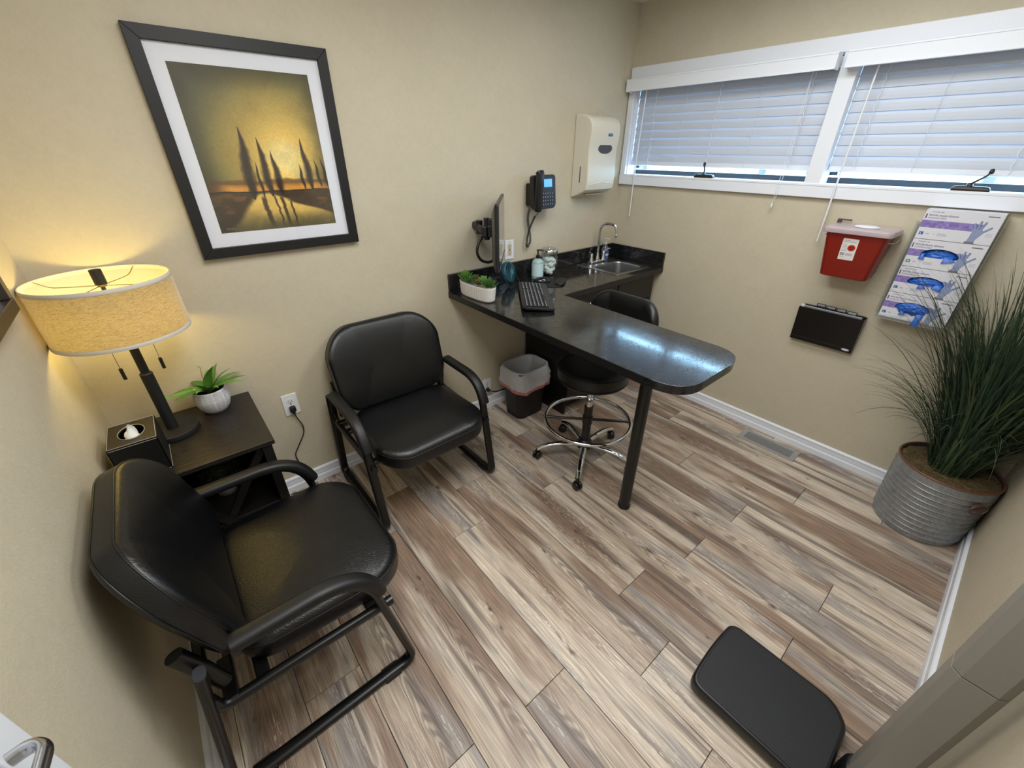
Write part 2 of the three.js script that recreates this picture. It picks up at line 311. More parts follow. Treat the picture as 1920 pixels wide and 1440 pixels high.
for (const [a, b] of [[WO.z0 + 0.006, WO.zm0], [WO.zm1, WO.z1 - 0.006]]) {
  const s = obj('sash', [bb(0.085, 0.12, WO.y0 + 0.004, WO.y0 + 0.031, a, b), bb(0.085, 0.12, WO.y1 - 0.04, WO.y1 - 0.006, a, b), bb(0.085, 0.12, WO.y0 + 0.04, WO.y1 - 0.04, a, a + 0.035), bb(0.085, 0.12, WO.y0 + 0.04, WO.y1 - 0.04, b - 0.035, b)], mSash, win);
  obj('pane', bb(0.1, 0.104, WO.y0 + 0.031, WO.y1 - 0.04, a + 0.035, b - 0.035), mGlassPane, s);
}
// outside: pale paving and a few trees, seen only through the slit under the blinds
struct('ground', bb(0.4, 60, -0.4, -0.35, -40, 40), std('#b9bcbd', 0.9), 'pale paving outside the window');
{
  const r = rng(41);
  for (let i = 0; i < 3; i++) {
    const x = 11 + r() * 3, z = -9 + i * 5, t = thing('tree', ['leftmost tree outside, glimpsed under the window blinds', 'middle tree outside, glimpsed under the window blinds', 'rightmost tree outside, glimpsed under the window blinds'][i], 'tree', [x, -0.35, z], 0, 'trees outside the window');
    obj('trunk', lathe([[0.16, 0], [0.12, 0.6], [0.1, 2.6], [0.02, 3]], 10), std('#4a4038', 0.9), t);
    const g = new THREE.IcosahedronGeometry(1.3, 3), p = g.attributes.position; for (let k = 0; k < p.count; k++) { const v = V(p.getX(k), p.getY(k), p.getZ(k)), s = 0.8 + 0.4 * fbm(v.x * 2 + i * 9, v.y * 2 + v.z * 3, 2); p.setXYZ(k, v.x * s, v.y * s * 1.2, v.z * s); } g.computeVertexNormals(); g.translate(0, 3.6, 0);
    obj('crown', g, std('#4e6b3c', 0.9), t);
  }
}

// ---------------------------------------------------------------- ceiling light panel (above, out of frame) with its light at the top of this file
{
  const names = ['white ceiling light panel above the desk', 'white ceiling light panel above the near armchair'];
  PANELS.forEach(([x, z], i) => {
    const t = thing('ceiling_light', names[i], 'light', [x, RY, z], 0, 'ceiling light panels');
    obj('frame', [bb(-0.31, -0.28, -0.02, 0, -0.61, 0.61), bb(0.28, 0.31, -0.02, 0, -0.61, 0.61), bb(-0.28, 0.28, -0.02, 0, -0.61, -0.58), bb(-0.28, 0.28, -0.02, 0, 0.58, 0.61)], mTrim, t);
    obj('diffuser', bb(-0.28, 0.28, -0.014, -0.004, -0.58, 0.58), std('#ffffff', 0.6, { emissive: new THREE.Color(0.95, 0.985, 1), emissiveIntensity: 1.2 }), t);
  });
}

// ---------------------------------------------------------------- black vinyl armchairs
const leatherBump = dataTex(512, 512, (x, y, c) => { const v = 0.5 * vnT(x / 5, y / 5, 102, 102, 3) + 0.3 * vnT(x / 2.5, y / 2.5, 204, 204, 4) + 0.2 * vnT(x / 12, y / 12, 42, 42, 5); c[0] = c[1] = c[2] = v; }, { rx: 7, ry: 7 });
const mVinyl = std('#08090c', 0.33, { bumpMap: leatherBump, bumpScale: 0.0006 });
const mPiping = std('#0b0b0e', 0.4);
const mPowder = std('#070708', 0.34);
const mArmPad = std('#0e0e10', 0.48);
// a cushion in the (a,b) plane, thickness along c: rings of inset outline; place(a,b,c) bends it into space
function cushion(w, h, rad, layers, place) {
  const rings = layers.map(([inset, c]) => rrect(Math.max(0.004, w - 2 * inset), Math.max(0.004, h - 2 * inset), (Array.isArray(rad) ? rad : [rad, rad, rad, rad]).map((q) => Math.max(0.002, q - inset * 0.55)), 10).map(([a, b]) => place(a, b, c)));
  return loft(rings);
}
function makeChair(label) {
  const t = thing('armchair', label, 'chair', [0, 0, 0], 0, 'black waiting armchairs');
  const sx = V(1, 0, 0), prof = oval(0.021, 0.0135, 18, 0.8), HW = 0.325;
  for (const s of [-1, 1]) {
    const x = HW * s, P = (z, y) => V(x, y, z);
    const path = fillet([P(0.0, 0.552), P(-0.075, 0.0135), P(0.498, 0.0135), P(0.402, 0.585), P(0.1, 0.588)], [0, 0.05, 0.05, 0.15, 0], 8);
    const f = obj('side_frame', sweep(path, prof, sx), mPowder, t);
    obj('end_cap', sweep([P(0.0, 0.551), P(0.0008, 0.557)], oval(0.0212, 0.0138, 18, 0.8), sx), std('#2b2d31', 0.5), f);
    for (const z of [0.0, 0.41]) obj('glide', bb(x - 0.024, x + 0.024, 0.001, 0.022, z - 0.03, z + 0.03, 0.004), mBlackMatte, f);
    const arm = fillet([P(0.478, 0.33), P(0.402, 0.588), P(0.075, 0.592)], [0, 0.15, 0], 12);
    obj('arm_pad', sweep(arm.filter((p) => p.y > 0.44), oval(0.026, 0.019, 18, 0.75), sx), mArmPad, t);
    obj('seat_rail', sweep(fillet([V(x - s * 0.004, 0.44, -0.014), V(x - s * 0.006, 0.385, -0.005), V(x - s * 0.008, 0.372, 0.42), V(x - s * 0.008, 0.372, 0.47)], [0, 0.045, 0.01, 0], 6), oval(0.014, 0.015, 12, 0.7), sx), mPowder, t);
    obj('back_upright', [sweep([V(s * 0.287, 0.43, 0.022), V(s * 0.287, 0.52, 0.0), V(s * 0.287, 0.612, -0.028)], oval(0.016, 0.02, 16, 0.8), sx), bb(Math.min(s * 0.19, s * HW), Math.max(s * 0.19, s * HW), 0.495, 0.525, -0.015, 0.008, 0.004), bb(Math.min(s * 0.19, s * HW), Math.max(s * 0.19, s * HW), 0.372, 0.40, 0.005, 0.04, 0.004)], mPowder, t);
  }
  obj('cross_bar', bb(-HW, HW, 0.362, 0.384, 0.08, 0.115, 0.005), mPowder, t); obj('cross_bar', bb(-HW, HW, 0.362, 0.384, 0.39, 0.425, 0.005), mPowder, t);
  // seat: a = x, b = z from the centre, c = y
  const SC = 0.305, crown = (a, b) => 0.012 * (1 - (a / 0.29) ** 2) * (1 - (b / 0.25) ** 2);
  const seatPlace = (a, b, c) => V(a * (b < 0 ? 1 + 0.08 * b / 0.25 : 1), c + (c > 0.44 ? crown(a, b) : 0) - 0.015 * Math.max(0, (b - 0.12) / 0.13) ** 2, SC + b + 0.02 * (b > 0 ? 1 - (a / 0.29) ** 2 : 0) * sstep(0, 0.24, b));
  const seat = obj('seat', cushion(0.575, 0.49, [0.13, 0.13, 0.09, 0.09], [[0.035, 0.376], [0.012, 0.378], [0.002, 0.386], [0, 0.40], [0, 0.436], [0.003, 0.449], [0.010, 0.458], [0.024, 0.4645], [0.06, 0.4695], [0.12, 0.472], [0.17, 0.473], [0.23, 0.473]], seatPlace), mVinyl, t);
  const seam = rrect(0.571, 0.486, [0.13, 0.13, 0.09, 0.09], 10).map(([a, b]) => seatPlace(a, b, 0.4435));
  obj('piping', sweep(seam, oval(0.0026, 0.0026, 6), V(0, 1, 0), { closed: true }), mPiping, seat);
  // backrest: a = x, b = up along the tilted panel, c = forward
  const tilt = 0.285, by = 0.452, bz = 0.058, BL = 0.44;
  const backPlace = (a, b, c) => { const u = b + BL / 2, f = c + 0.04 * (a / 0.3) ** 2 + 0.010 * Math.sin(u / BL * PI); const ww = 1 - 0.05 * sstep(0.2, 0.0, u) - 0.05 * sstep(0.26, BL, u); return V(a * ww, by + u * Math.cos(tilt) + f * Math.sin(tilt), bz - u * Math.sin(tilt) + f * Math.cos(tilt)); };
  const back = obj('backrest', cushion(0.605, BL, [0.15, 0.15, 0.11, 0.11], [[0.05, -0.046], [0.02, -0.044], [0.005, -0.036], [0, -0.024], [0, 0.012], [0.003, 0.022], [0.010, 0.030], [0.024, 0.036], [0.06, 0.0415], [0.11, 0.045], [0.16, 0.046], [0.21, 0.046]], backPlace), mVinyl, t);
  for (const [inset, c] of [[0.001, 0.0185], [0.001, -0.029]]) {
    const ring = rrect(0.605 - 2 * inset, BL - 2 * inset, [0.15, 0.15, 0.11, 0.11], 10).map(([a, b]) => backPlace(a, b, c));
    obj('piping', sweep(ring, oval(0.0026, 0.0026, 6), V(0, 0, 1), { closed: true }), mPiping, back);
  }
  return t;
}
const chairA = makeChair('black vinyl armchair against the picture wall, between the end table and the desk');
chairA.position.set(-1.995, 0, 0.106);
{
  const c = chairA.clone(); c.name = numbered('armchair'); scene.add(c); c.position.set(-2.997, 0, 0.876); c.rotation.y = PI / 2;
  c.userData = { ...chairA.userData, label: 'black vinyl armchair nearest the camera, its back to the left wall' };
}

// ---------------------------------------------------------------- end table
const darkWood = dataTex(512, 512, (x, y, c) => { const g = 0.55 * vnT(x / 90, y / 3, 5, 170, 1) + 0.45 * vnT(x / 40, y / 9, 12, 56, 2); const v = 0.8 + 0.5 * (g - 0.5); c[0] = 0.16 * v; c[1] = 0.135 * v; c[2] = 0.12 * v; }, { srgb: true, rx: 2.4, ry: 2.4 });
const darkWoodB = dataTex(512, 512, (x, y, c) => { const v = 0.6 * vnT(x / 70, y / 2.5, 7, 204, 6) + 0.4 * vnT(x / 30, y / 6, 17, 85, 7); c[0] = c[1] = c[2] = v; }, { rx: 2.4, ry: 2.4 });
const mEspresso = std('#ffffff', 0.36, { map: darkWood, bumpMap: darkWoodB, bumpScale: 0.0007 });
const mEspressoDull = std('#171412', 0.5);
const TX0 = -3.098, TX1 = -2.64, TZ0 = 0.017, TZ1 = 0.493, TY = 0.663;
{
  const t = thing('end_table', 'dark wood end table with crossed front bars in the lamp corner', 'table', [0, 0, 0]);
  obj('table_top', bb(TX0, TX1, TY - 0.02, TY, TZ0, TZ1, 0.003), mEspresso, t);
  for (const [a, b] of [[TX0 + 0.012, TZ0 + 0.01], [TX1 - 0.047, TZ0 + 0.01], [TX0 + 0.012, TZ1 - 0.047], [TX1 - 0.047, TZ1 - 0.047]]) obj('leg', bb(a, a + 0.035, 0, TY - 0.02, b, b + 0.035, 0.002), mEspressoDull, t);
  obj('side_panel', bb(TX1 - 0.04, TX1 - 0.026, 0.06, TY - 0.02, TZ0 + 0.045, TZ1 - 0.047), mEspressoDull, t);
  obj('side_panel', bb(TX0 + 0.026, TX0 + 0.04, 0.06, TY - 0.02, TZ0 + 0.045, TZ1 - 0.047), mEspressoDull, t);
  obj('back_panel', bb(TX0 + 0.047, TX1 - 0.047, 0.06, TY - 0.02, TZ0 + 0.012, TZ0 + 0.022), mEspressoDull, t);
  obj('shelf', bb(TX0 + 0.04, TX1 - 0.04, 0.335, 0.351, TZ0 + 0.03, TZ1 - 0.03, 0.002), mEspressoDull, t);
  obj('shelf', bb(TX0 + 0.04, TX1 - 0.04, 0.065, 0.081, TZ0 + 0.03, TZ1 - 0.03, 0.002), mEspressoDull, t);
  for (const s of [0, 1]) {
    const a = s ? V(TX0 + 0.045, 0.628, 0) : V(TX1 - 0.045, 0.628, 0), b = s ? V(TX1 - 0.045, 0.085, 0) : V(TX0 + 0.045, 0.085, 0), z = TZ1 - (s ? 0.020 : 0.036); a.z = b.z = z;
    obj('cross_bar', flat(sweep([a, b], [[0.007, 0.014], [-0.007, 0.014], [-0.007, -0.014], [0.007, -0.014]], V(0, 0, 1))), mEspressoDull, t);
  }
}
// small boxwood balls in white pots on the end table's shelves
function boxwood(x, y, z, r, label) {
  const t = thing('boxwood_ball', label, 'plant', [x, y, z]), q = rng(Math.round(y * 1000)), leaf = [];
  obj('pot', lathe([[0, 0], [0.036, 0], [0.044, 0.05], [0.046, 0.056], [0.042, 0.056], [0.038, 0.045], [0, 0.045]], 24), std('#c9c6bf', 0.5), t);
  for (let i = 0; i < 420; i++) {
    const u = q() * 2 - 1, a = q() * 2 * PI, d = V(Math.sqrt(1 - u * u) * Math.cos(a), u, Math.sqrt(1 - u * u) * Math.sin(a)), g = new THREE.SphereGeometry(0.008, 4, 3); g.scale(1, 0.35, 0.7);
    g.rotateY(q() * 6); g.rotateX(q() * 6); const k = r * (0.8 + 0.22 * q()); g.translate(d.x * k, 0.056 + r * 0.8 + d.y * k * 0.95, d.z * k); leaf.push(g);
  }
  leaf.push(new THREE.SphereGeometry(r * 0.8, 16, 12).translate(0, 0.056 + r * 0.8, 0));
  obj('foliage', leaf, std('#27361c', 0.7), t).userData.kind = 'stuff';
}
boxwood(-2.85, 0.351, 0.26, 0.075, 'dark green boxwood ball in pale pot on the upper shelf of the end table');
boxwood(-2.86, 0.081, 0.26, 0.075, 'dark green boxwood ball in pale pot on the bottom shelf of the end table');

// ---------------------------------------------------------------- table lamp
const LX = -2.931, LZ = 0.191;
{
  const t = thing('table_lamp', 'black table lamp with a lit linen drum shade', 'lamp', [LX, TY, LZ]);
  const Y = (y) => y - TY;
  obj('base', lathe([[0, 0], [0.082, 0], [0.085, 0.003], [0.085, 0.02], [0.082, 0.023], [0.02, 0.024], [0, 0.024]], 56), mBlackMatte, t);
  obj('pole', [cyl(0.0195, 0.0195, Y(0.925) - 0.022, 0, 0.022, 0, 28), lathe([[0.0195, 0], [0.0195, 0.004], [0.0135, 0.006]], 28, 0, Y(0.925), 0), cyl(0.0135, 0.0135, Y(1.175) - Y(0.925), 0, Y(0.925), 0, 28), cyl(0.006, 0.006, 0.085, 0, Y(1.172), 0, 14)], mBlackMatte, t);
  obj('finial', lathe([[0, 0], [0.015, 0], [0.016, 0.002], [0.016, 0.046], [0.015, 0.048], [0, 0.048]], 24, 0, Y(1.257), 0), mBlackMatte, t);
  const linen = dataTex(1024, 256, (x, y, c) => { const s = 0.45 * vnT(x / 7, y / 2, 146, 128, 1) + 0.35 * vnT(x / 2.4, y / 2.4, 426, 106, 2) + 0.2 * vnT(x / 18, y / 1.3, 56, 196, 3); const v = 0.86 + 0.42 * (s - 0.5) - 0.25 * sstep(0.68, 0.8, s); c[0] = 0.80 * v; c[1] = 0.745 * v; c[2] = 0.635 * v; }, { srgb: true });
  const mShade = phys('#ffffff', 0.95, { map: linen, transmission: 0.75, thickness: 0, side: THREE.DoubleSide });
  const R0 = 0.1875, R1 = 0.185, y0 = Y(1.088), y1 = Y(1.277);
  const sh = obj('shade', new THREE.CylinderGeometry(R1, R0, y1 - y0, 96, 1, true).translate(0, (y0 + y1) / 2, 0), mShade, t);
  obj('lining', new THREE.CylinderGeometry(R1 - 0.0025, R0 - 0.0025, y1 - y0 - 0.004, 96, 1, true).translate(0, (y0 + y1) / 2, 0), phys('#f6f2e8', 0.95, { transmission: 0.6, thickness: 0, side: THREE.DoubleSide }), sh);
  const mTape = std('#cfc8bc', 0.8);
  obj('trim_band', lathe([[R0 - 0.002, 0], [R0 + 0.0012, 0], [R0 + 0.0012, 0.013], [R0 - 0.002, 0.013], [R0 - 0.002, 0]], 96, 0, y0 - 0.001, 0), mTape, sh);
  obj('trim_band', lathe([[R1 - 0.002, 0], [R1 + 0.0014, 0], [R1 + 0.0014, 0.013], [R1 - 0.002, 0.013], [R1 - 0.002, 0]], 96, 0, y1 - 0.012, 0), mTape, sh);
  const wires = []; for (let k = 0; k < 4; k++) { const a = k * PI / 2 + 0.5, c = Math.cos(a), s = Math.sin(a); wires.push(tube([V(0.008 * c, Y(1.254), 0.008 * s), V(0.12 * c, Y(1.252), 0.12 * s), V(0.145 * c, Y(1.254), 0.145 * s), V(0.183 * c, Y(1.272), 0.183 * s)], 0.0013, { rad: 6 })); }
  obj('spider', [...wires, cyl(0.012, 0.012, 0.006, 0, Y(1.251), 0, 20)], std('#9a8a5a', 0.3, { metalness: 1 }), t);
  const warm = new THREE.Color().setRGB(1.0, 0.715, 0.165);
  for (const s of [-1, 1]) {
    obj('socket', cyl(0.014, 0.014, 0.045, s * 0.045, Y(1.082), 0, 18), mBlackMatte, t);
    obj('bulb', new THREE.SphereGeometry(0.027, 24, 16).translate(s * 0.045, Y(1.150), 0), std('#ffffff', 0.4, { emissive: new THREE.Color(1, 0.78, 0.42), emissiveIntensity: 4 }), t);
    const pl = new THREE.PointLight(warm, 0.135); pl.position.set(s * 0.045, Y(1.150), 0); pl.castShadow = true; pl.shadow.radius = 1.6; t.add(pl);
    obj('socket_arm', tube([V(0, Y(1.085), 0), V(s * 0.045, Y(1.09), 0)], 0.006), mBlackMatte, t);
    const ch = obj('pull_chain', cyl(0.0009, 0.0009, Y(1.09) - Y(0.97), s * 0.057, Y(0.97), 0.012, 6), std('#6b6252', 0.4, { metalness: 1 }), t);
    obj('pull_weight', cyl(0.0055, 0.0055, 0.042, s * 0.057, Y(0.928 + (s > 0 ? 0.008 : 0)), 0.012, 14), mBlackMatte, ch);
  }
}
// ---------------------------------------------------------------- tissue box with tissue
{
  const x0 = -3.087, x1 = -2.955, z0 = 0.275, z1 = 0.443, y0 = TY, y1 = TY + 0.137, cx = (x0 + x1) / 2, cz = (z0 + z1) / 2;
  const t = thing('tissue_box', 'black stitched leather tissue box cover on the end table', 'tissue box', [cx, y0, cz]);
  const hw = (x1 - x0) / 2, hd = (z1 - z0) / 2, H = y1 - y0;
  const mLea = std('#131313', 0.42, { bumpMap: leatherBump, bumpScale: 0.0003 });
  obj('body', [bb(-hw, hw, 0, H - 0.004, -hd, -hd + 0.004, 0.001), bb(-hw, hw, 0, H - 0.004, hd - 0.004, hd, 0.001), bb(-hw, -hw + 0.004, 0, H - 0.004, -hd, hd, 0.001), bb(hw - 0.004, hw, 0, H - 0.004, -hd, hd, 0.001)], mLea, t);
  const hole = [...Array(40)].map((_, i) => [0.034 * Math.cos(-i / 40 * 2 * PI), 0.048 * Math.sin(-i / 40 * 2 * PI)]);
  const top = extrude(rrect(hw * 2, hd * 2, 0.003, 3), 0.005, { holes: [hole], bevel: 0.001 }); toXZ(top); top.translate(0, H - 0.005, 0);
  const tp = obj('lid', top, mLea, t);
  const st = std('#b7b0a2', 0.6), ring = hole.map(([a, b]) => V(a * 1.06, H + 0.0006, b * 1.04));
  obj('opening_rim', sweep(ring, oval(0.0022, 0.0012, 6), V(0, 1, 0), { closed: true }), std('#a9a59a', 0.35, { metalness: 0.4 }), tp);
  const e = 0.003, edge = (a, b) => tube([a, b], 0.0007, { rad: 5, seg: 2 });
  for (const [p, q] of [[V(-hw + e, H + 0.0004, -hd + e), V(hw - e, H + 0.0004, -hd + e)], [V(-hw + e, H + 0.0004, hd - e), V(hw - e, H + 0.0004, hd - e)], [V(-hw + e, H + 0.0004, -hd + e), V(-hw + e, H + 0.0004, hd - e)], [V(hw - e, H + 0.0004, -hd + e), V(hw - e, H + 0.0004, hd - e)], [V(-hw + e, e, hd + 0.0003), V(hw - e, e, hd + 0.0003)], [V(hw + 0.0003, e, hd - e), V(hw + 0.0003, e, -hd + e)], [V(-hw + e, H - 0.006, hd + 0.0003), V(hw - e, H - 0.006, hd + 0.0003)]]) obj('stitch_line', edge(p, q), st, t);
  // tissue: a folded sheet rising from the slot
  const ts = thing('tissue', 'white paper tissue rising from the black tissue box', 'tissue', [cx, y0 + H - 0.012, cz + 0.006]);
  const N = 18, pos = [], idx = [];
  for (let i = 0; i <= N; i++) for (let j = 0; j <= N; j++) { const u = i / N, v = j / N, a = -0.9 + u * 3.6, wv = 0.008 * Math.sin(u * 9 + v * 3), r = (0.027 + 0.008 * Math.sin(u * 6)) * (1 - 0.45 * v) + wv * v; const tip = 0.024 + 0.03 * Math.exp(-(((u - 0.35) / 0.2) ** 2)) ; pos.push(r * Math.sin(a) * 0.9, v * tip + 0.002, r * Math.cos(a) + 0.004); }
  for (let i = 0; i < N; i++) for (let j = 0; j < N; j++) { const a = i * (N + 1) + j, b = a + N + 1; idx.push(a, b, a + 1, a + 1, b, b + 1); }
  const g = new THREE.BufferGeometry(); g.setAttribute('position', new THREE.Float32BufferAttribute(pos, 3)); g.setIndex(idx); g.computeVertexNormals(); g.setAttribute('uv', new THREE.Float32BufferAttribute(new Float32Array((N + 1) * (N + 1) * 2), 2));
  obj('sheet', g, std('#f0efea', 0.9, { side: THREE.DoubleSide }), ts);
}
// ---------------------------------------------------------------- leafy plant in a patterned pot
function leafBlade(L, Wd, thick, bend, twist = 0) {                 // leaf along +z, curving down
  const n = 10, pos = [], idx = [], uv = [];
  for (let i = 0; i <= n; i++) {
    const t = i / n, w = Wd * Math.sin(PI * (0.12 + 0.88 * t) ** 0.85) * (1 - 0.15 * t) * (t > 0.96 ? 0.3 : 1), ang = bend * t, z = L * (bend ? Math.sin(ang) / bend : t), y = -L * (bend ? (1 - Math.cos(ang)) / bend : 0);
    const cx = Math.sin(twist * t) * 0.01;
    for (const [k, d] of [[-1, 0.35], [-0.5, 0.1], [0, -0.12], [0.5, 0.1], [1, 0.35]]) { pos.push(cx + k * w / 2, y + d * w * 0.35, z); uv.push(k * 0.5 + 0.5, t); }
  }
  for (let i = 0; i < n; i++) for (let j = 0; j < 4; j++) { const a = i * 5 + j, b = a + 5; idx.push(a, b, a + 1, a + 1, b, b + 1); }
  const g = new THREE.BufferGeometry(); g.setAttribute('position', new THREE.Float32BufferAttribute(pos, 3)); g.setAttribute('uv', new THREE.Float32BufferAttribute(uv, 2)); g.setIndex(idx); g.computeVertexNormals(); return g;
}
{
  const t = thing('potted_plant', 'small green plant in a white herringbone pot on the end table', 'plant', [-2.775, TY, 0.102]); t.scale.setScalar(1.17);
  const pat = dataTex(512, 256, (x, y, c) => { const col = x / 512 * 20, f = col - Math.floor(col), leaf = Math.abs(f - 0.5) * 2, ph = (y / 256 * 17 + leaf * 1.6); const ln = Math.abs((ph - Math.floor(ph)) - 0.5) < 0.17 && leaf < 0.86 ? 1 : 0, div = leaf > 0.9 ? 1 : 0; const v = ln || div ? 0.93 : 0.66; c[0] = v; c[1] = v; c[2] = v * 1.02; }, { srgb: true });
  const prof = [[0, 0], [0.03, 0], [0.036, 0.002], [0.048, 0.018], [0.055, 0.04], [0.0555, 0.055], [0.052, 0.074], [0.0495, 0.084]];
  const outer = obj('pot', lathe(prof, 64), std('#ffffff', 0.5, { map: pat, bumpMap: pat, bumpScale: 0.001 }), t);
  obj('pot_rim', lathe([[0.0495, 0.083], [0.0505, 0.086], [0.049, 0.0885], [0.0465, 0.0875], [0.046, 0.07]], 64), std('#e2e2e4', 0.45), t);
  obj('soil', cyl(0.046, 0.046, 0.004, 0, 0.07, 0, 32), std('#17120e', 0.95), t);
  const r = rng(8), mLeaf = [std('#527f30', 0.42, { side: THREE.DoubleSide }), std('#638f42', 0.42, { side: THREE.DoubleSide }), std('#436d29', 0.45, { side: THREE.DoubleSide })];
  const leaves = [[0.25, 0.02, 0.115, 0.036], [0.7, 0.75, 0.11, 0.03], [1.35, 0.9, 0.10, 0.026], [1.9, 0.95, 0.115, 0.026], [2.6, 0.6, 0.10, 0.03], [3.3, 0.9, 0.085, 0.03], [4.0, 1.0, 0.1, 0.032], [4.6, 0.95, 0.12, 0.028], [5.1, 0.8, 0.105, 0.028], [5.7, 0.65, 0.11, 0.03], [0.0, 0.55, 0.09, 0.026], [2.2, 0.35, 0.09, 0.024], [5.3, 0.3, 0.085, 0.024], [4.3, 1.15, 0.085, 0.028], [1.0, 0.3, 0.095, 0.022]];
  leaves.forEach(([yaw, out, L, w], i) => {
    const g = leafBlade(L * 1.25, w * 1.1, 0.001, 0.75 + 0.3 * r()); g.rotateX(-PI / 2 + out * 0.95 + 0.12); g.rotateY(yaw + 0.3); g.translate(Math.sin(yaw) * 0.006, 0.074, Math.cos(yaw) * 0.006);
    obj('leaf', g, mLeaf[i % 3], t);
  });
  obj('stalk', tube([V(0, 0.075, 0), V(-0.004, 0.14, -0.004), V(0.0, 0.17, -0.006), V(-0.006, 0.176, -0.006)], 0.0011, { rad: 6 }), std('#7a6a45', 0.7), t);
}

// ---------------------------------------------------------------- counter: peninsula desk and sink run in one black speckled slab
const DY = 0.914, DB = 0.878;
const speckRough = dataTex(1024, 1024, (x, y, c) => { const s = vnT(x / 5, y / 2.2, 204, 465, 1) * 0.6 + vnT(x / 2.4, y / 2.4, 426, 426, 2) * 0.4; const f = sstep(0.60, 0.70, s) * sstep(0.3, 0.6, vnT(x / 30, y / 30, 34, 34, 3)); c[0] = c[2] = 0; c[1] = 0.13 + 0.5 * f + 0.05 * (vnT(x / 90, y / 90, 11, 11, 4) - 0.5); }, { rx: 1.1, ry: 1.1 });
const speckTone = dataTex(1024, 1024, (x, y, c) => { const s = vnT(x / 5, y / 2.2, 204, 465, 1) * 0.6 + vnT(x / 2.4, y / 2.4, 426, 426, 2) * 0.4; const f = sstep(0.62, 0.72, s); const g = sstep(0.70, 0.78, vnT(x / 3.2, y / 3.2, 320, 320, 7)); const v = 0.09 - 0.04 * f + 0.09 * g + 0.03 * (vnT(x / 40, y / 40, 25, 25, 8) - 0.5); c[0] = v; c[1] = v; c[2] = v * 1.03; }, { srgb: true, rx: 1.1, ry: 1.1 });
const speckBump = dataTex(1024, 1024, (x, y, c) => { const s = vnT(x / 5, y / 2.2, 204, 465, 1) * 0.6 + vnT(x / 2.4, y / 2.4, 426, 426, 2) * 0.4; c[0] = c[1] = c[2] = 0.7 * s + 0.3 * vnT(x / 9, y / 9, 113, 113, 9); }, { rx: 1.1, ry: 1.1 });
const mCounter = phys('#ffffff', 1, { map: speckTone, roughnessMap: speckRough, bumpMap: speckBump, bumpScale: 0.00006, clearcoat: 0.35, clearcoatRoughness: 0.08 });
const mEdge = std('#131314', 0.36);
const mCab = std('#100f0f', 0.42);
const PX0 = -1.515, PX1 = -1.03, PZ = 1.512, CZ = 0.476;
{
  const t = thing('countertop', 'black speckled countertop with peninsula desk and sink run', 'countertop');
  const s = new THREE.Shape(), rc = 0.13;
  s.moveTo(PX0, -0.001); s.lineTo(PX0, -(PZ - rc * 1.15)); s.quadraticCurveTo(PX0, -PZ, PX0 + rc, -PZ - 0.004); s.lineTo(PX1 - rc * 1.1, -PZ - 0.004); s.quadraticCurveTo(PX1, -PZ, PX1, -(PZ - rc)); s.lineTo(PX1, -CZ); s.lineTo(-0.001, -CZ); s.lineTo(-0.001, -0.001); s.closePath();
  const hole = rrect(0.335, 0.335, 0.03, 4).map(([a, b]) => [a - 0.2545, b - 0.222]).reverse();
  const g = extrude(s, DY - DB, { holes: [hole], bevel: 0.0012, curveSegments: 14 }); toXZ(g); g.translate(0, DB, 0); 
  obj('worktop', uvM(g), mCounter, t);
  obj('backsplash', bb(PX0, -0.001, DY, 1.017, 0.001, 0.02, 0.0015), mCounter, t);
  obj('backsplash', bb(-0.02, -0.001, DY, 1.017, 0.02, CZ, 0.0015), mCounter, t);
  obj('edge_band', [bb(PX0 - 0.0012, PX0, DB + 0.001, DY - 0.001, 0.001, PZ - rc * 1.2), bb(PX1, -0.001, DB + 0.001, DY - 0.001, CZ, CZ + 0.0012)], mEdge, t);
  obj('support_bracket', bb(PX0 + 0.03, PX0 + 0.06, DB - 0.016, DB - 0.0002, 0.012, 0.05, 0.003), mBlack, t);
  const leg = obj('leg', cyl(0.0285, 0.0285, DB - 0.012, -1.281, 0.012, 1.241, 40), mBlackSatin, t);
  obj('leg_foot', lathe([[0, 0], [0.03, 0], [0.0315, 0.003], [0.0315, 0.02], [0.0285, 0.026]], 40, -1.281, 0.0002, 1.241), mBlackMatte, leg);
  obj('leg_flange', lathe([[0.0285, 0], [0.04, 0.012], [0.052, 0.016], [0.052, 0.02], [0, 0.02]], 40, -1.281, DB - 0.0203, 1.241), mBlackSatin, leg);
}
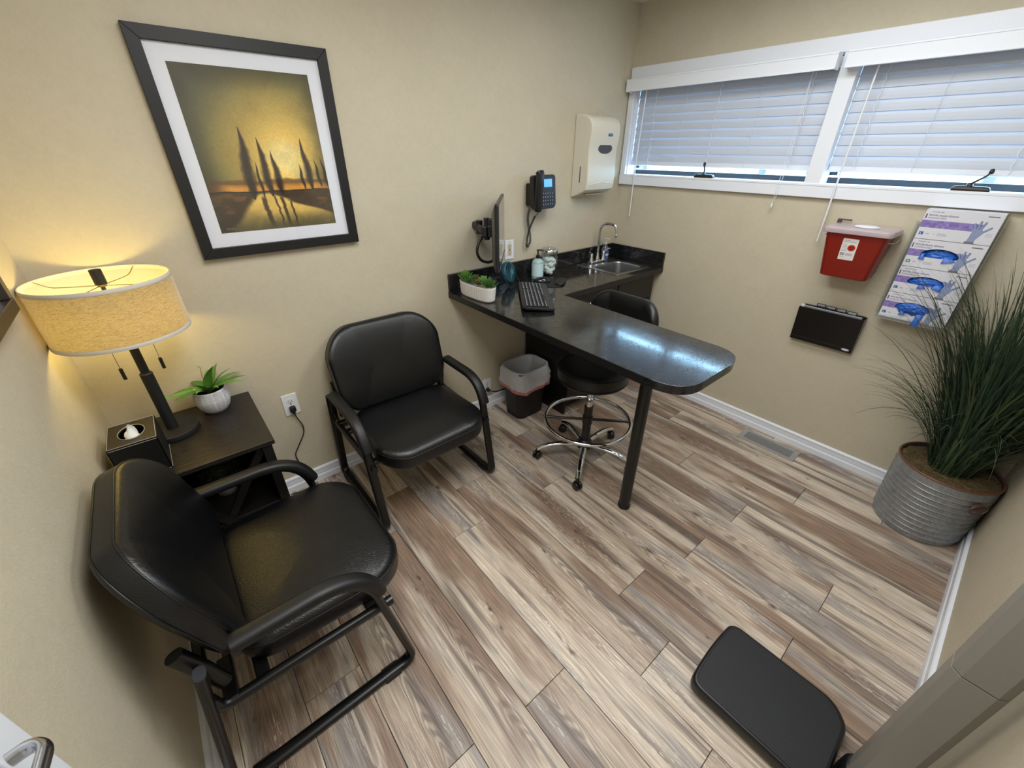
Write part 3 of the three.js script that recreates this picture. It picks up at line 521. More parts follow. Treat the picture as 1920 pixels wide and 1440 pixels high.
// base cabinets under the sink run
function cabinet(x0, x1, kind, label) {
  const t = thing('base_cabinet', label, 'cabinet', [0, 0, 0], 0, 'black base cabinets'), z1 = 0.43, f = 0.45;
  obj('body', [bb(x0, x0 + 0.018, 0, DB - 0.001, 0.016, z1), bb(x1 - 0.018, x1, 0, DB - 0.001, 0.016, z1), bb(x0 + 0.018, x1 - 0.018, 0.1, 0.118, 0.016, z1), bb(x0 + 0.018, x1 - 0.018, 0.1, 0.70, 0.016, 0.022), bb(x0 + 0.018, x1 - 0.018, 0, 0.1, z1 - 0.08, z1 - 0.065)], mCab, t);
  const pull = (xc, y, p, horiz) => obj('pull', horiz ? [tube(fillet([V(xc - 0.045, y, f), V(xc - 0.045, y, f + 0.028), V(xc + 0.045, y, f + 0.028), V(xc + 0.045, y, f)], 0.012), 0.0045, { curve: new THREE.CatmullRomCurve3(fillet([V(xc - 0.045, y, f - 0.004), V(xc - 0.045, y, f + 0.028), V(xc + 0.045, y, f + 0.028), V(xc + 0.045, y, f - 0.004)], 0.012)), seg: 30 })] : [tube([], 0.0045, { curve: new THREE.CatmullRomCurve3(fillet([V(xc, y - 0.045, f - 0.004), V(xc, y - 0.045, f + 0.028), V(xc, y + 0.045, f + 0.028), V(xc, y + 0.045, f - 0.004)], 0.012)), seg: 30 })], mChromeSoft, p);
  const dr = obj('drawer', bb(x0 + 0.004, x1 - 0.004, 0.705, 0.866, z1 + 0.001, f, 0.0015), mCab, t);
  if (kind === 'drawer') pull((x0 + x1) / 2 - 0.045, 0.81, dr, true);
  const d = obj('door', bb(x0 + 0.004, x1 - 0.004, 0.11, 0.70, z1 + 0.001, f, 0.0015), mCab, t);
  pull(kind === 'drawer' ? x1 - 0.045 : x0 + 0.045, 0.60, d, false);
}
cabinet(-0.905, -0.474, 'drawer', 'black base cabinet with chrome drawer pull beside the trash can');
cabinet(-0.472, -0.054, 'sink', 'black base cabinet below the sink by the window wall');

// ---------------------------------------------------------------- sink and faucet
{
  const t = thing('sink', 'small square stainless steel drop-in sink', 'sink', [-0.2545, DY, 0.222]);
  const brushed = std('#a7a9ac', 0.3, { metalness: 1 });
  const R = (w, d, r, y, oz = 0) => rrect(w, d, r, 6).map(([a, b]) => V(a, y, -b + oz));
  const o = 0.042;                                                     // basin sits towards the front, ledge behind
  obj('basin', loft([R(0.374, 0.376, 0.012, 0.0006), R(0.374, 0.376, 0.012, 0.003), R(0.366, 0.368, 0.012, 0.0042), R(0.31, 0.236, 0.055, 0.0035, o), R(0.302, 0.228, 0.052, 0.0), R(0.298, 0.224, 0.05, -0.008, o), R(0.28, 0.206, 0.05, -0.12, o), R(0.262, 0.19, 0.045, -0.132, o), R(0.1, 0.08, 0.03, -0.136, o), R(0.05, 0.05, 0.024, -0.137, o)].map((r, i) => i === 4 ? R(0.302, 0.228, 0.052, 0.0, o) : r), { capA: false, capB: true }), brushed, t);
  obj('drain', lathe([[0, 0], [0.02, 0.0005], [0.024, 0.003], [0.027, 0.003]], 28, 0, -0.1375, o), mChrome, t);
}
{
  const x = -0.262, z = 0.078, y = DY + 0.004, t = thing('faucet', 'chrome gooseneck faucet with two lever handles behind the sink', 'faucet', [x, y, z]);
  obj('base_plate', [bb(-0.085, 0.085, 0, 0.016, -0.024, 0.024, 0.008, 3)], mChrome, t);
  obj('spout', [lathe([[0.019, 0], [0.018, 0.02], [0.013, 0.04], [0.0115, 0.06]], 24, 0, 0.012, 0), tube([], 0.0105, { curve: new THREE.CatmullRomCurve3(fillet([V(0, 0.05, 0), V(0, 0.275, 0.0), V(0.03, 0.275, 0.115), V(0.032, 0.20, 0.122)], [0, 0.06, 0.06, 0], 12)), seg: 60, rad: 16 }), lathe([[0.0105, 0], [0.0125, 0.002], [0.0125, 0.018], [0.0105, 0.02]], 20, 0.032, 0.19, 0.122)], mChrome, t);
  for (const s of [-1, 1]) obj('handle', [lathe([[0.02, 0], [0.019, 0.012], [0.014, 0.03], [0.013, 0.05], [0.009, 0.06], [0, 0.062]], 24, s * 0.068, 0.012, 0), sweep([V(s * 0.068, 0.066, 0.0), V(s * 0.085, 0.078, 0.006), V(s * 0.105, 0.086, 0.012), V(s * 0.12, 0.086, 0.016)], oval(0.009, 0.005, 12), V(0, 0, 1), { scale: (k) => 1 - 0.25 * k })], mChrome, t);
}
// ---------------------------------------------------------------- things on the counter
{ // hand sanitizer behind the faucet
  const t = thing('sanitizer_bottle', 'clear pump bottle with blue label behind the faucet', 'bottle', [-0.142, DY, 0.05]);
  obj('bottle', lathe([[0, 0.0], [0.026, 0.0], [0.028, 0.004], [0.028, 0.075], [0.024, 0.092], [0.012, 0.104], [0.011, 0.116], [0, 0.116]], 28), phys('#e8f2fb', 0.08, { transmission: 0.9, thickness: 0 }), t);
  obj('gel', lathe([[0, 0.003], [0.025, 0.003], [0.025, 0.06], [0, 0.06]], 24), phys('#cfe6f6', 0.1, { transmission: 0.8, thickness: 0 }), t);
  obj('label', lathe([[0.0285, 0.014], [0.0285, 0.068]], 28), std('#ffffff', 0.5, { map: canvasTex(256, 128, (c, w, h) => { c.fillStyle = '#3d69b5'; c.fillRect(0, 0, w, h); c.fillStyle = '#cfe0f5'; c.fillRect(0, 44, w, 34); c.fillStyle = '#27509c'; for (let i = 0; i < 4; i++) c.fillRect(20 + i * 62, 54, 38, 8); }), side: THREE.DoubleSide }), t);
  obj('pump', [cyl(0.011, 0.011, 0.014, 0, 0.114, 0, 18), cyl(0.004, 0.004, 0.025, 0, 0.128, 0, 12), bb(-0.006, 0.006, 0.15, 0.158, -0.008, 0.034, 0.003)], phys('#eef0f4', 0.2, { transmission: 0.4, thickness: 0 }), t);
}
{ // hand soap
  const t = thing('soap_bottle', 'pale green hand soap bottle with black pump beside the glass jar', 'bottle', [-0.905, DY, 0.115], 0.75);
  const prof = [[0, 0], [0.034, 0], [0.038, 0.004], [0.038, 0.095], [0.034, 0.112], [0.022, 0.124], [0.013, 0.128], [0.013, 0.134], [0, 0.134]];
  obj('bottle', lathe(prof, 40), phys('#b9d9d3', 0.12, { transmission: 0.35, thickness: 0 }), t);
  obj('label', lathe([[0.0384, 0.02], [0.0384, 0.098]], 40), phys('#ffffff', 0.4, { map: canvasTex(512, 200, (c, w, h) => { c.fillStyle = '#c6dde2'; c.fillRect(0, 0, w, h); c.fillStyle = '#3f6f72'; c.fillRect(70, 46, 62, 11); for (let i = 0; i < 3; i++) c.fillRect(50, 80 + i * 15, 130 - i * 18, 7); c.fillStyle = '#2f8b6c'; c.fillRect(46, 130, 140, 20); c.fillStyle = '#1f4b4d'; c.beginPath(); c.ellipse(176, 52, 9, 18, 0.4, 0, 7); c.fill(); c.fillRect(70, 168, 30, 6); c.fillRect(130, 168, 44, 6); }), side: THREE.DoubleSide }), t);
  obj('pump', [cyl(0.014, 0.013, 0.018, 0, 0.13, 0, 22), cyl(0.0045, 0.0045, 0.03, 0, 0.146, 0, 12), sweep([V(0, 0.178, -0.008), V(0, 0.181, 0.012), V(0, 0.176, 0.034)], oval(0.007, 0.005, 10), V(1, 0, 0))], mBlack, t);
}
{ // cotton jar
  const t = thing('cotton_jar', 'glass jar of cotton balls with steel lid on the counter', 'jar', [-0.785, DY, 0.095]);
  const jar = obj('jar', lathe([[0, 0], [0.05, 0], [0.054, 0.004], [0.054, 0.15], [0.0515, 0.15], [0.0515, 0.008], [0, 0.007]], 48), phys('#f4f8f8', 0.03, { transmission: 1, thickness: 0, ior: 1.45 }), t);
  obj('lid', lathe([[0, 0.174], [0.046, 0.173], [0.0555, 0.166], [0.056, 0.15], [0.056, 0.146], [0.0545, 0.146], [0.0545, 0.15]], 48), mChromeSoft, t);
  obj('knob', lathe([[0, 0.194], [0.005, 0.193], [0.0055, 0.188], [0.003, 0.182], [0.006, 0.174]], 18), mChrome, t);
  obj('label', new THREE.CylinderGeometry(0.0546, 0.0546, 0.058, 24, 1, true, 0.55, 0.95).translate(0, 0.094, 0), phys('#ffffff', 0.3, { transmission: 0.25, thickness: 0, side: THREE.DoubleSide, map: canvasTex(256, 256, (c) => { c.fillStyle = '#e9eef4'; c.fillRect(0, 0, 256, 256); c.strokeStyle = '#34456e'; c.lineWidth = 12; c.beginPath(); c.arc(128, 128, 112, 0, 7); c.stroke(); c.fillStyle = '#34456e'; c.fillRect(62, 112, 132, 12); c.fillRect(84, 138, 88, 10); }) }), jar);
  const r = rng(3), balls = [];
  for (let i = 0; i < 110; i++) {
    const a = r() * 6.28, d = Math.sqrt(r()) * 0.0365, h = 0.02 + r() * 0.095, g = new THREE.IcosahedronGeometry(0.0135, 2), p = g.attributes.position;
    for (let k = 0; k < p.count; k++) { const q = 0.85 + 0.3 * vn(p.getX(k) * 150 + i * 7, p.getY(k) * 150 + p.getZ(k) * 90, 2); p.setXYZ(k, p.getX(k) * q, p.getY(k) * q, p.getZ(k) * q); } g.computeVertexNormals(); g.translate(Math.cos(a) * d, h, Math.sin(a) * d); balls.push(g);
  }
  obj('cotton_filling', balls, std('#f2f2f0', 0.95), t).userData.kind = 'stuff';
}
{ // desk fan
  const t = thing('desk_fan', 'small round teal desk fan on a wire stand', 'fan', [-1.15, DY, 0.115], 0.38);
  const tilt = (g) => g.rotateX(-0.28).translate(0, 0.078, 0);
  const mTeal = std('#1d4b5c', 0.35), mTealLt = std('#3f7384', 0.4);
  const c = obj('housing', tilt(lathe([[0.056, -0.016], [0.063, -0.014], [0.066, 0], [0.063, 0.014], [0.056, 0.016]], 48).rotateX(PI / 2)), mTeal, t);
  for (const s of [-1, 1]) {
    const wires = []; for (let k = 0; k < 20; k++) { const a = k / 20 * 2 * PI; wires.push(tube([V(0.014 * Math.cos(a), 0.014 * Math.sin(a), s * 0.026), V(0.04 * Math.cos(a + 0.25), 0.04 * Math.sin(a + 0.25), s * 0.023), V(0.059 * Math.cos(a + 0.4), 0.059 * Math.sin(a + 0.4), s * 0.014)], 0.0011, { rad: 5, seg: 8 })); }
    obj('grille', [...wires, cyl(0.016, 0.016, 0.004, 0, -0.002, 0, 20).rotateX(PI / 2).translate(0, 0, s * 0.026)].map(tilt), mTealLt, t);
  }
  const bl = []; for (let k = 0; k < 4; k++) { const g = new THREE.BoxGeometry(0.026, 0.036, 0.0015); g.rotateY(0.5); g.translate(0, 0.03, 0); g.rotateZ(k * PI / 2); bl.push(tilt(g)); }
  obj('blade_wheel', [...bl, tilt(cyl(0.012, 0.012, 0.02, 0, -0.01, 0, 16).rotateX(PI / 2))], mTeal, t);
  obj('stand', [tube([], 0.0022, { curve: new THREE.CatmullRomCurve3(fillet([V(-0.068, 0.078, 0), V(-0.068, 0.003, 0.045), V(0.068, 0.003, 0.045), V(0.068, 0.078, 0)], 0.012)), seg: 40, rad: 7 }), tube([], 0.0022, { curve: new THREE.CatmullRomCurve3(fillet([V(-0.066, 0.05, 0.017), V(-0.066, 0.003, -0.045), V(0.066, 0.003, -0.045), V(0.066, 0.05, 0.017)], 0.012)), seg: 40, rad: 7 })], std('#30444d', 0.3, { metalness: 0.8 }), t);
}
{ // ribbed white planter with succulents
  const t = thing('succulent_planter', 'white ribbed oval planter with green succulents on the desk', 'plant', [-1.442, DY, 0.195], 0.05); t.scale.setScalar(1.1);
  const ring = (w, d, y) => [...Array(144)].map((_, i) => { const a = i / 144 * 2 * PI, e = 0.72, c = Math.cos(a), s = Math.sin(a), rib = i % 3 === 0 ? -0.0011 : 0.0006; return V((w / 2 + rib) * Math.sign(c) * Math.abs(c) ** e, y, (d / 2 + rib) * Math.sign(s) * Math.abs(s) ** 0.8); });
  const rings = [ring(0.07, 0.225, 0), ring(0.078, 0.235, 0.004)]; for (let k = 0; k <= 8; k++) rings.push(ring(0.082 + 0.008 * k / 8 + (k % 2 ? 0.0012 : 0), 0.24 + 0.014 * k / 8 + (k % 2 ? 0.0012 : 0), 0.008 + k * 0.0082)); rings.push(ring(0.084, 0.248, 0.0755), ring(0.08, 0.244, 0.058));
  obj('pot', loft(rings), std('#d6d2cd', 0.6), t);
  const mS = [std('#5d8a35', 0.5, { side: THREE.DoubleSide }), std('#3d6a2c', 0.5, { side: THREE.DoubleSide }), std('#6f9a4d', 0.5, { side: THREE.DoubleSide }), std('#5a5a22', 0.55, { side: THREE.DoubleSide })], r = rng(12);
  const petal = (L, w) => { const g = new THREE.SphereGeometry(1, 8, 6); g.scale(w / 2, 0.0026, L / 2); const p = g.attributes.position; for (let i = 0; i < p.count; i++) { const z = p.getZ(i) / (L / 2); p.setY(i, p.getY(i) + 0.3 * L * ((z + 1) / 2) ** 2); p.setX(i, p.getX(i) * (z > 0 ? 1 - 0.55 * z : 1)); } g.translate(0, 0, L / 2); g.computeVertexNormals(); return g; };
  for (const [x, z, sc, m, n] of [[-0.008, -0.085, 1.35, 0, 40], [-0.02, -0.035, 0.9, 1, 30], [0.014, -0.03, 0.95, 3, 32], [-0.012, 0.03, 0.85, 3, 26], [0.008, 0.045, 1.15, 2, 36], [-0.004, 0.1, 1.2, 1, 38]]) {
    const leaf = []; for (let k = 0; k < n; k++) { const a = k * 2.4, f = k / n, g = petal((0.02 + 0.026 * f) * sc * (0.85 + 0.3 * r()), 0.0105 * sc); g.rotateX(-PI / 2 * (1 - f) * 0.85 - 0.12); g.rotateY(a + 0.3 * r()); g.translate(x, 0.072 + 0.016 * sc * (1 - f), z); leaf.push(g); }
    obj('succulent', leaf, mS[m], t);
  }
}
// ---------------------------------------------------------------- keyboard, mouse, pad
{
  const t = thing('keyboard', 'black computer keyboard lying askew on the desk', 'keyboard', [-1.203, DY, 0.416]);
  t.rotation.y = Math.atan2(0.79, 0.61);                                  // long side along local x, user side local +z
  const H = 0.024, slope = 0.065, tip = (g) => g.rotateX(slope).translate(0, 0.012, 0);
  obj('case', tip(extrude(rrect(0.475, 0.172, [0.03, 0.03, 0.02, 0.02], 6), 0.013, { bevel: 0.003 }).rotateX(-PI / 2)), std('#15161a', 0.32), t);
  const keys = [], K = 0.0185; let r = rng(2);
  for (let row = 0; row < 6; row++) { let x = -0.215; const z = -0.058 + row * 0.0205; while (x < 0.2) { let w = K - 0.003; if (row === 5 && x > -0.13 && x < -0.1) w = 0.105; if (Math.abs(x - 0.085) < 0.006 || Math.abs(x - 0.138) < 0.006) { x += 0.008; } keys.push(tip(new RoundedBoxGeometry(w, 0.005, K - 0.003, 1, 0.001).translate(x + w / 2, 0.0155, z))); x += w + 0.003; } }
  obj('key_field', keys, std('#1d1e22', 0.45), t).userData.kind = 'stuff';
  const gl = []; for (let i = 0; i < keys.length; i++) { keys[i].computeBoundingBox(); const b = keys[i].boundingBox; if (b.max.x - b.min.x > 0.05) continue; gl.push(new THREE.BoxGeometry(0.004, 0.0004, 0.005).translate((b.min.x + b.max.x) / 2 - 0.003, b.max.y + 0.0001, (b.min.z + b.max.z) / 2 - 0.002)); }
  obj('key_legends', gl, std('#c9ccd2', 0.6), t).userData.kind = 'stuff';
  obj('foot', [bb(-0.19, -0.16, 0, 0.016, -0.066, -0.054, 0.002), bb(0.16, 0.19, 0, 0.016, -0.066, -0.054, 0.002), bb(-0.2, 0.2, 0, 0.006, 0.062, 0.074, 0.002)], mBlackMatte, t);
}
{
  const p = thing('mouse_pad', 'black mouse pad with wrist rest behind the keyboard', 'mouse pad', [-0.915, DY, 0.25], 0.6);
  obj('mat', extrude(rrect(0.2, 0.15, 0.05, 8), 0.003, {}).rotateX(-PI / 2), mBlackMatte, p);
  obj('wrist_rest', loft([0, 1, 2, 3, 4].map((k) => { const q = [[0, 0.003], [0.004, 0.006], [0.004, 0.011], [-0.002, 0.016], [-0.02, 0.018]][k]; return rrect(0.13 + q[0] * 2, 0.05 + q[0] * 2, 0.024, 6).map(([a, b]) => V(a + 0.02, q[1], 0.06 - b)); })), std('#0c0c0d', 0.45), p);
  const m = thing('mouse', 'black computer mouse on the pad behind the keyboard', 'mouse', [-0.95, DY + 0.003, 0.205], 0.9);
  const g = new THREE.SphereGeometry(1, 28, 16, 0, 2 * PI, 0, PI / 2); g.scale(0.03, 0.032, 0.055);
  obj('shell', [g, new THREE.CircleGeometry(1, 28).rotateX(PI / 2).scale(0.03, 1, 0.055)], std('#17181b', 0.12), m);
  obj('wheel', new THREE.CylinderGeometry(0.006, 0.006, 0.006, 16).rotateZ(PI / 2).translate(0, 0.026, -0.026), mChromeSoft, m);
}
// ---------------------------------------------------------------- monitor on a wall arm, seen edge-on
{
  const cx = -1.318, cz = 0.25, cy = 1.267, t = thing('monitor', 'thin black monitor on a wall arm seen edge-on', 'monitor', [cx, cy, cz]);
  t.rotation.y = Math.atan2(0.748, 0.663);                             // local +z faces the stool
  obj('panel', loft([[0.15, 0.1, -0.034], [0.40, 0.22, -0.030], [0.50, 0.285, -0.016], [0.534, 0.318, -0.008], [0.536, 0.32, 0.0], [0.536, 0.32, 0.008], [0.532, 0.316, 0.0095]].map(([w, h, z]) => rrect(w, h, 0.008, 3).map(([a, b]) => V(a, b, z)))), std('#18191b', 0.35), t);
  obj('screen', bb(-0.262, 0.262, -0.148, 0.154, 0.0095, 0.0101), std('#060708', 0.1), t);
  obj('chin', bb(-0.266, 0.266, -0.159, -0.149, 0.0095, 0.012, 0.001), std('#202124', 0.3), t);
  obj('mount', [bb(-0.05, 0.05, -0.05, 0.05, -0.042, -0.033, 0.002), bb(-0.022, 0.022, -0.03, 0.03, -0.075, -0.042, 0.006), cyl(0.016, 0.016, 0.11, 0, -0.045, -0.072, 20), bb(-0.014, 0.014, 0.02, 0.062, -0.066, -0.044, 0.004)], mBlack, t);
  obj('wall_arm', [sweep([V(0, -0.0, -0.072), V(0.05, -0.0, -0.112), V(0.13, 0, -0.125)], oval(0.012, 0.02, 12, 0.7), V(0, 0, 1)), sweep([V(0.13, 0, -0.125), V(0.19, 0, -0.16)], oval(0.014, 0.022, 12, 0.7), V(0, 0, 1)), cyl(0.02, 0.02, 0.07, 0.13, -0.035, -0.125, 20)], mBlack, t);
  obj('joint_block', bb(-0.045, -0.018, -0.028, 0.03, -0.098, -0.064, 0.008), mBlack, t);
  obj('cable', tube([V(-0.02, -0.02, -0.088), V(-0.05, -0.06, -0.115), V(-0.06, -0.105, -0.12), V(-0.045, -0.145, -0.1), V(-0.01, -0.162, -0.06), V(0.02, -0.15, -0.03)], 0.0075, { rad: 12, seg: 50 }), mBlack, t);
}

// ---------------------------------------------------------------- drafting stool
{
  const SX = -1.145, SZ = 0.835, t = thing('drafting_stool', 'black drafting stool with chrome base and foot ring under the desk', 'stool', [SX, 0, SZ]);
  obj('seat', lathe([[0, 0.555], [0.16, 0.553], [0.183, 0.556], [0.19, 0.57], [0.192, 0.60], [0.19, 0.622], [0.18, 0.636], [0.15, 0.643], [0.08, 0.645], [0, 0.645]], 64), mVinyl, t);
  obj('seat_piping', [lathe([...oval(0.0025, 0.0025, 8), [0.0025, 0]].map(([a, b]) => [0.1905 + a, 0.568 + b]), 64), lathe([...oval(0.0025, 0.0025, 8), [0.0025, 0]].map(([a, b]) => [0.1895 + a, 0.626 + b]), 64)], mPiping, t);
  obj('seat_plate', bb(-0.085, 0.085, 0.535, 0.553, -0.085, 0.085, 0.004), mBlackMatte, t);
  obj('gas_lift', [cyl(0.0195, 0.0195, 0.175, 0, 0.36, 0, 24)], mChrome, t);
  obj('column', cyl(0.025, 0.025, 0.235, 0, 0.14, 0, 28), mBlackSatin, t);
  obj('hub', lathe([[0, 0.085], [0.04, 0.085], [0.045, 0.09], [0.045, 0.125], [0.035, 0.14], [0.026, 0.15], [0, 0.15]], 32), mBlackSatin, t);
  obj('foot_ring', new THREE.TorusGeometry(0.245, 0.0108, 16, 96).rotateX(PI / 2).translate(0, 0.283, 0), mChrome, t);
  obj('ring_bar', [tube([V(-0.245 * Math.cos(0.8), 0.283, -0.245 * Math.sin(0.8)), V(0.245 * Math.cos(0.8), 0.283, 0.245 * Math.sin(0.8))], 0.008, { rad: 12 }), cyl(0.029, 0.029, 0.05, 0, 0.258, 0, 28)], mBlackSatin, t);
  const cast = [[-0.255, 0.175], [-0.222, -0.175], [0.095, -0.265], [0.275, -0.015], [0.10, 0.265]];
  for (const [x, z] of cast) {
    const a = Math.atan2(x, z), s = Math.sin(a), c = Math.cos(a), L = 0.285, P = (d, y) => V(s * d, y, c * d);
    obj('base_arm', sweep(fillet([P(0.03, 0.108), P(0.16, 0.112), P(0.235, 0.098), P(L, 0.072)], 0.06, 6), oval(0.0185, 0.0125, 16), V(0, 1, 0).cross(V(s, 0, c)), { scale: (k) => 1 - 0.12 * k }), mChrome, t);
    const w = a + 0.8, q = V(Math.cos(w), 0, -Math.sin(w)), k = obj('caster', [cyl(0.007, 0.007, 0.03, s * L, 0.048, c * L, 12)], mBlackMatte, t);
    const wheel = (o) => { const g = lathe([[0, -0.009], [0.018, -0.009], [0.0245, -0.006], [0.025, 0], [0.0245, 0.006], [0.018, 0.009], [0, 0.009]], 24); g.rotateZ(PI / 2); g.rotateY(w); g.translate(s * L + q.x * o, 0.0255, c * L + q.z * o); return g; };
    obj('wheel', [wheel(-0.012), wheel(0.012), (() => { const g = new THREE.CylinderGeometry(0.027, 0.027, 0.012, 20, 1, false, 0, PI); g.rotateZ(PI / 2); g.rotateX(-PI / 2); g.rotateY(w); g.translate(s * L, 0.029, c * L); return g; })()], mBlack, k);
  }
  // backrest on the window side, curving round the sitter
  const bp = (a, b, c) => { const ang = a / 0.36, R = 0.36; const rad = R - c; return V(-0.08 + rad * Math.cos(ang), 0.848 + b, -0.02 + rad * Math.sin(ang)); };
  obj('backrest', cushion(0.46, 0.24, [0.118, 0.118, 0.1, 0.1], [[0.03, -0.028], [0.01, -0.025], [0, -0.012], [0, 0.006], [0.008, 0.018], [0.025, 0.024], [0.06, 0.027], [0.1, 0.028]], bp), mVinyl, t);
  obj('back_bar', sweep(fillet([V(0.05, 0.54, -0.02), V(0.25, 0.54, -0.035), V(0.318, 0.62, -0.045), V(0.318, 0.90, -0.045)], 0.07, 6), oval(0.005, 0.022, 12, 0.6), V(1, 0.0, 0).cross(V(0, 0, 1)).add(V(0.001, 0, 0)), {}), mBlack, t);
}
// ---------------------------------------------------------------- waste bin with a liner
{
  const t = thing('trash_can', 'black waste bin with white liner bag under the desk', 'trash can', [-1.075, 0, 0.205], 0.0);
  const R = (w, d, y, r = 0.05) => rrect(w, d, r, 8).map(([a, b]) => V(a, y, b));
  obj('bin', loft([R(0.225, 0.165, 0.0, 0.04), R(0.235, 0.175, 0.004), R(0.27, 0.215, 0.355), R(0.28, 0.225, 0.36), R(0.28, 0.225, 0.368), R(0.268, 0.213, 0.368), R(0.262, 0.207, 0.36), R(0.225, 0.165, 0.012, 0.04)]), std('#101011', 0.45), t);
  const n = 120, fold = (i, y, amp, seed) => 1 + amp * (vn(i / n * 26, y * 14, seed) - 0.5) + amp * 0.6 * (vn(i / n * 60, y * 30, seed + 3) - 0.5);
  const ring = (w, d, y, amp, wob, seed) => [...Array(n)].map((_, i) => { const a = i / n * 2 * PI, c = Math.cos(a), s = Math.sin(a), k = fold(i, y, amp, seed), e = 0.55; return V(w / 2 * Math.sign(c) * Math.abs(c) ** e * k, y + wob * (vn(i / n * 9 , 3, seed + 5) - 0.5), d / 2 * Math.sign(s) * Math.abs(s) ** e * k); });
  const seam = (a) => a.map((p) => p);
  const mBag = phys('#f4f6f8', 0.35, { transmission: 0.5, thickness: 0, side: THREE.DoubleSide });
  const bag = obj('liner', loft([ring(0.19, 0.13, 0.10, 0.06, 0, 1), ring(0.20, 0.145, 0.2, 0.06, 0, 1), ring(0.225, 0.17, 0.32, 0.05, 0, 1), ring(0.26, 0.205, 0.372, 0.015, 0.004, 1), ring(0.29, 0.235, 0.378, 0.02, 0.004, 1), ring(0.298, 0.244, 0.365, 0.03, 0.004, 2), ring(0.306, 0.256, 0.345, 0.08, 0.006, 2), ring(0.312, 0.264, 0.318, 0.15, 0.012, 4), ring(0.312, 0.264, 0.29, 0.10, 0.014, 8), ring(0.316, 0.270, 0.265, 0.15, 0.018, 6), ring(0.314, 0.270, 0.242, 0.11, 0.02, 2)], { capA: true, capB: false }), mBag, t);
  obj('drawstring_hem', loft([ring(0.316, 0.272, 0.250, 0.11, 0.02, 2), ring(0.318, 0.274, 0.240, 0.11, 0.02, 2), ring(0.316, 0.272, 0.225, 0.11, 0.022, 2)], { capA: false, capB: false }), phys('#d9807c', 0.4, { transmission: 0.3, thickness: 0, side: THREE.DoubleSide }), bag);
}
// ---------------------------------------------------------------- outlets
function outlet(x, y, label, style) {
  const t = thing('wall_outlet', label, 'outlet', [x, y, 0.0]), h = 0.0585, w = 0.0355;
  obj('plate', bb(-w, w, -h, h, 0.0005, 0.0055, 0.003), mPlate, t);
  const m = std(style === 'decora' ? '#c9bda2' : '#dcdee2', 0.4), dark = std('#161616', 0.6);
  const face = (y0) => { const s = obj('socket', style === 'decora' ? bb(-0.0165, 0.0165, y0 - 0.0165, y0 + 0.0165, 0.005, 0.0072, 0.001) : lathe([[0, 0.0072], [0.0155, 0.007], [0.0168, 0.005]], 28).rotateX(PI / 2).translate(0, y0, 0), m, t); obj('slots', [bb(-0.0075, -0.0055, y0 - 0.001, y0 + 0.007, 0.0068, 0.0076), bb(0.0055, 0.0075, y0 - 0.001, y0 + 0.007, 0.0068, 0.0076), cyl(0.0026, 0.0026, 0.001, 0, 0, 0, 12).rotateX(PI / 2).translate(0, y0 - 0.008, 0.0066)], dark, s); };
  face(0.0195); face(-0.0195);
  if (style === 'decora') obj('reset_buttons', [bb(-0.006, 0.006, 0.0005, 0.004, 0.006, 0.0082), bb(-0.006, 0.006, -0.004, -0.0005, 0.006, 0.0082)], std('#a7422f', 0.5), t);
  obj('screw', cyl(0.003, 0.003, 0.001, 0, 0, 0, 12).rotateX(PI / 2).translate(0, style === 'decora' ? 0.046 : 0, 0.0055), mChromeSoft, t);
}
outlet(-2.485, 0.519, 'white wall outlet with lamp plug beside the end table', 'duplex');
outlet(-1.05, 1.096, 'white rectangular outlet above the counter by the monitor', 'decora');
outlet(-1.258, 0.175, 'low white outlet on the wall beside the trash can', 'duplex');
{
  const t = thing('lamp_cord', 'thin black cord hanging from the outlet by the end table', 'cord');
  obj('plug', [bb(-2.499, -2.471, 0.484, 0.514, 0.0078, 0.03, 0.005), bb(-2.492, -2.478, 0.47, 0.49, 0.012, 0.026, 0.004)], mBlackMatte, t);
  obj('cable', tube([V(-2.485, 0.475, 0.019), V(-2.478, 0.44, 0.02), V(-2.463, 0.385, 0.016), V(-2.468, 0.34, 0.012), V(-2.51, 0.27, 0.010), V(-2.535, 0.225, 0.010), V(-2.528, 0.16, 0.012), V(-2.505, 0.09, 0.016), V(-2.497, 0.03, 0.022), V(-2.51, 0.004, 0.03), V(-2.56, 0.004, 0.04), V(-2.62, 0.004, 0.03)], 0.0028, { rad: 8, seg: 90 }), mBlackMatte, t);
}
{
  const t = thing('power_cable', 'black plug and cord leading from the low outlet behind the trash can', 'cord');
  obj('plug', lathe([[0, 0.026], [0.011, 0.024], [0.014, 0.014], [0.0145, 0]], 24).rotateX(PI / 2).translate(-1.258, 0.152, 0.0075), mBlackMatte, t);
  obj('cable', tube([V(-1.258, 0.152, 0.03), V(-1.235, 0.142, 0.042), V(-1.20, 0.13, 0.045), V(-1.15, 0.122, 0.04), V(-1.08, 0.112, 0.03), V(-1.0, 0.1, 0.03)], 0.0042, { rad: 8, seg: 40 }), mBlackMatte, t);
}
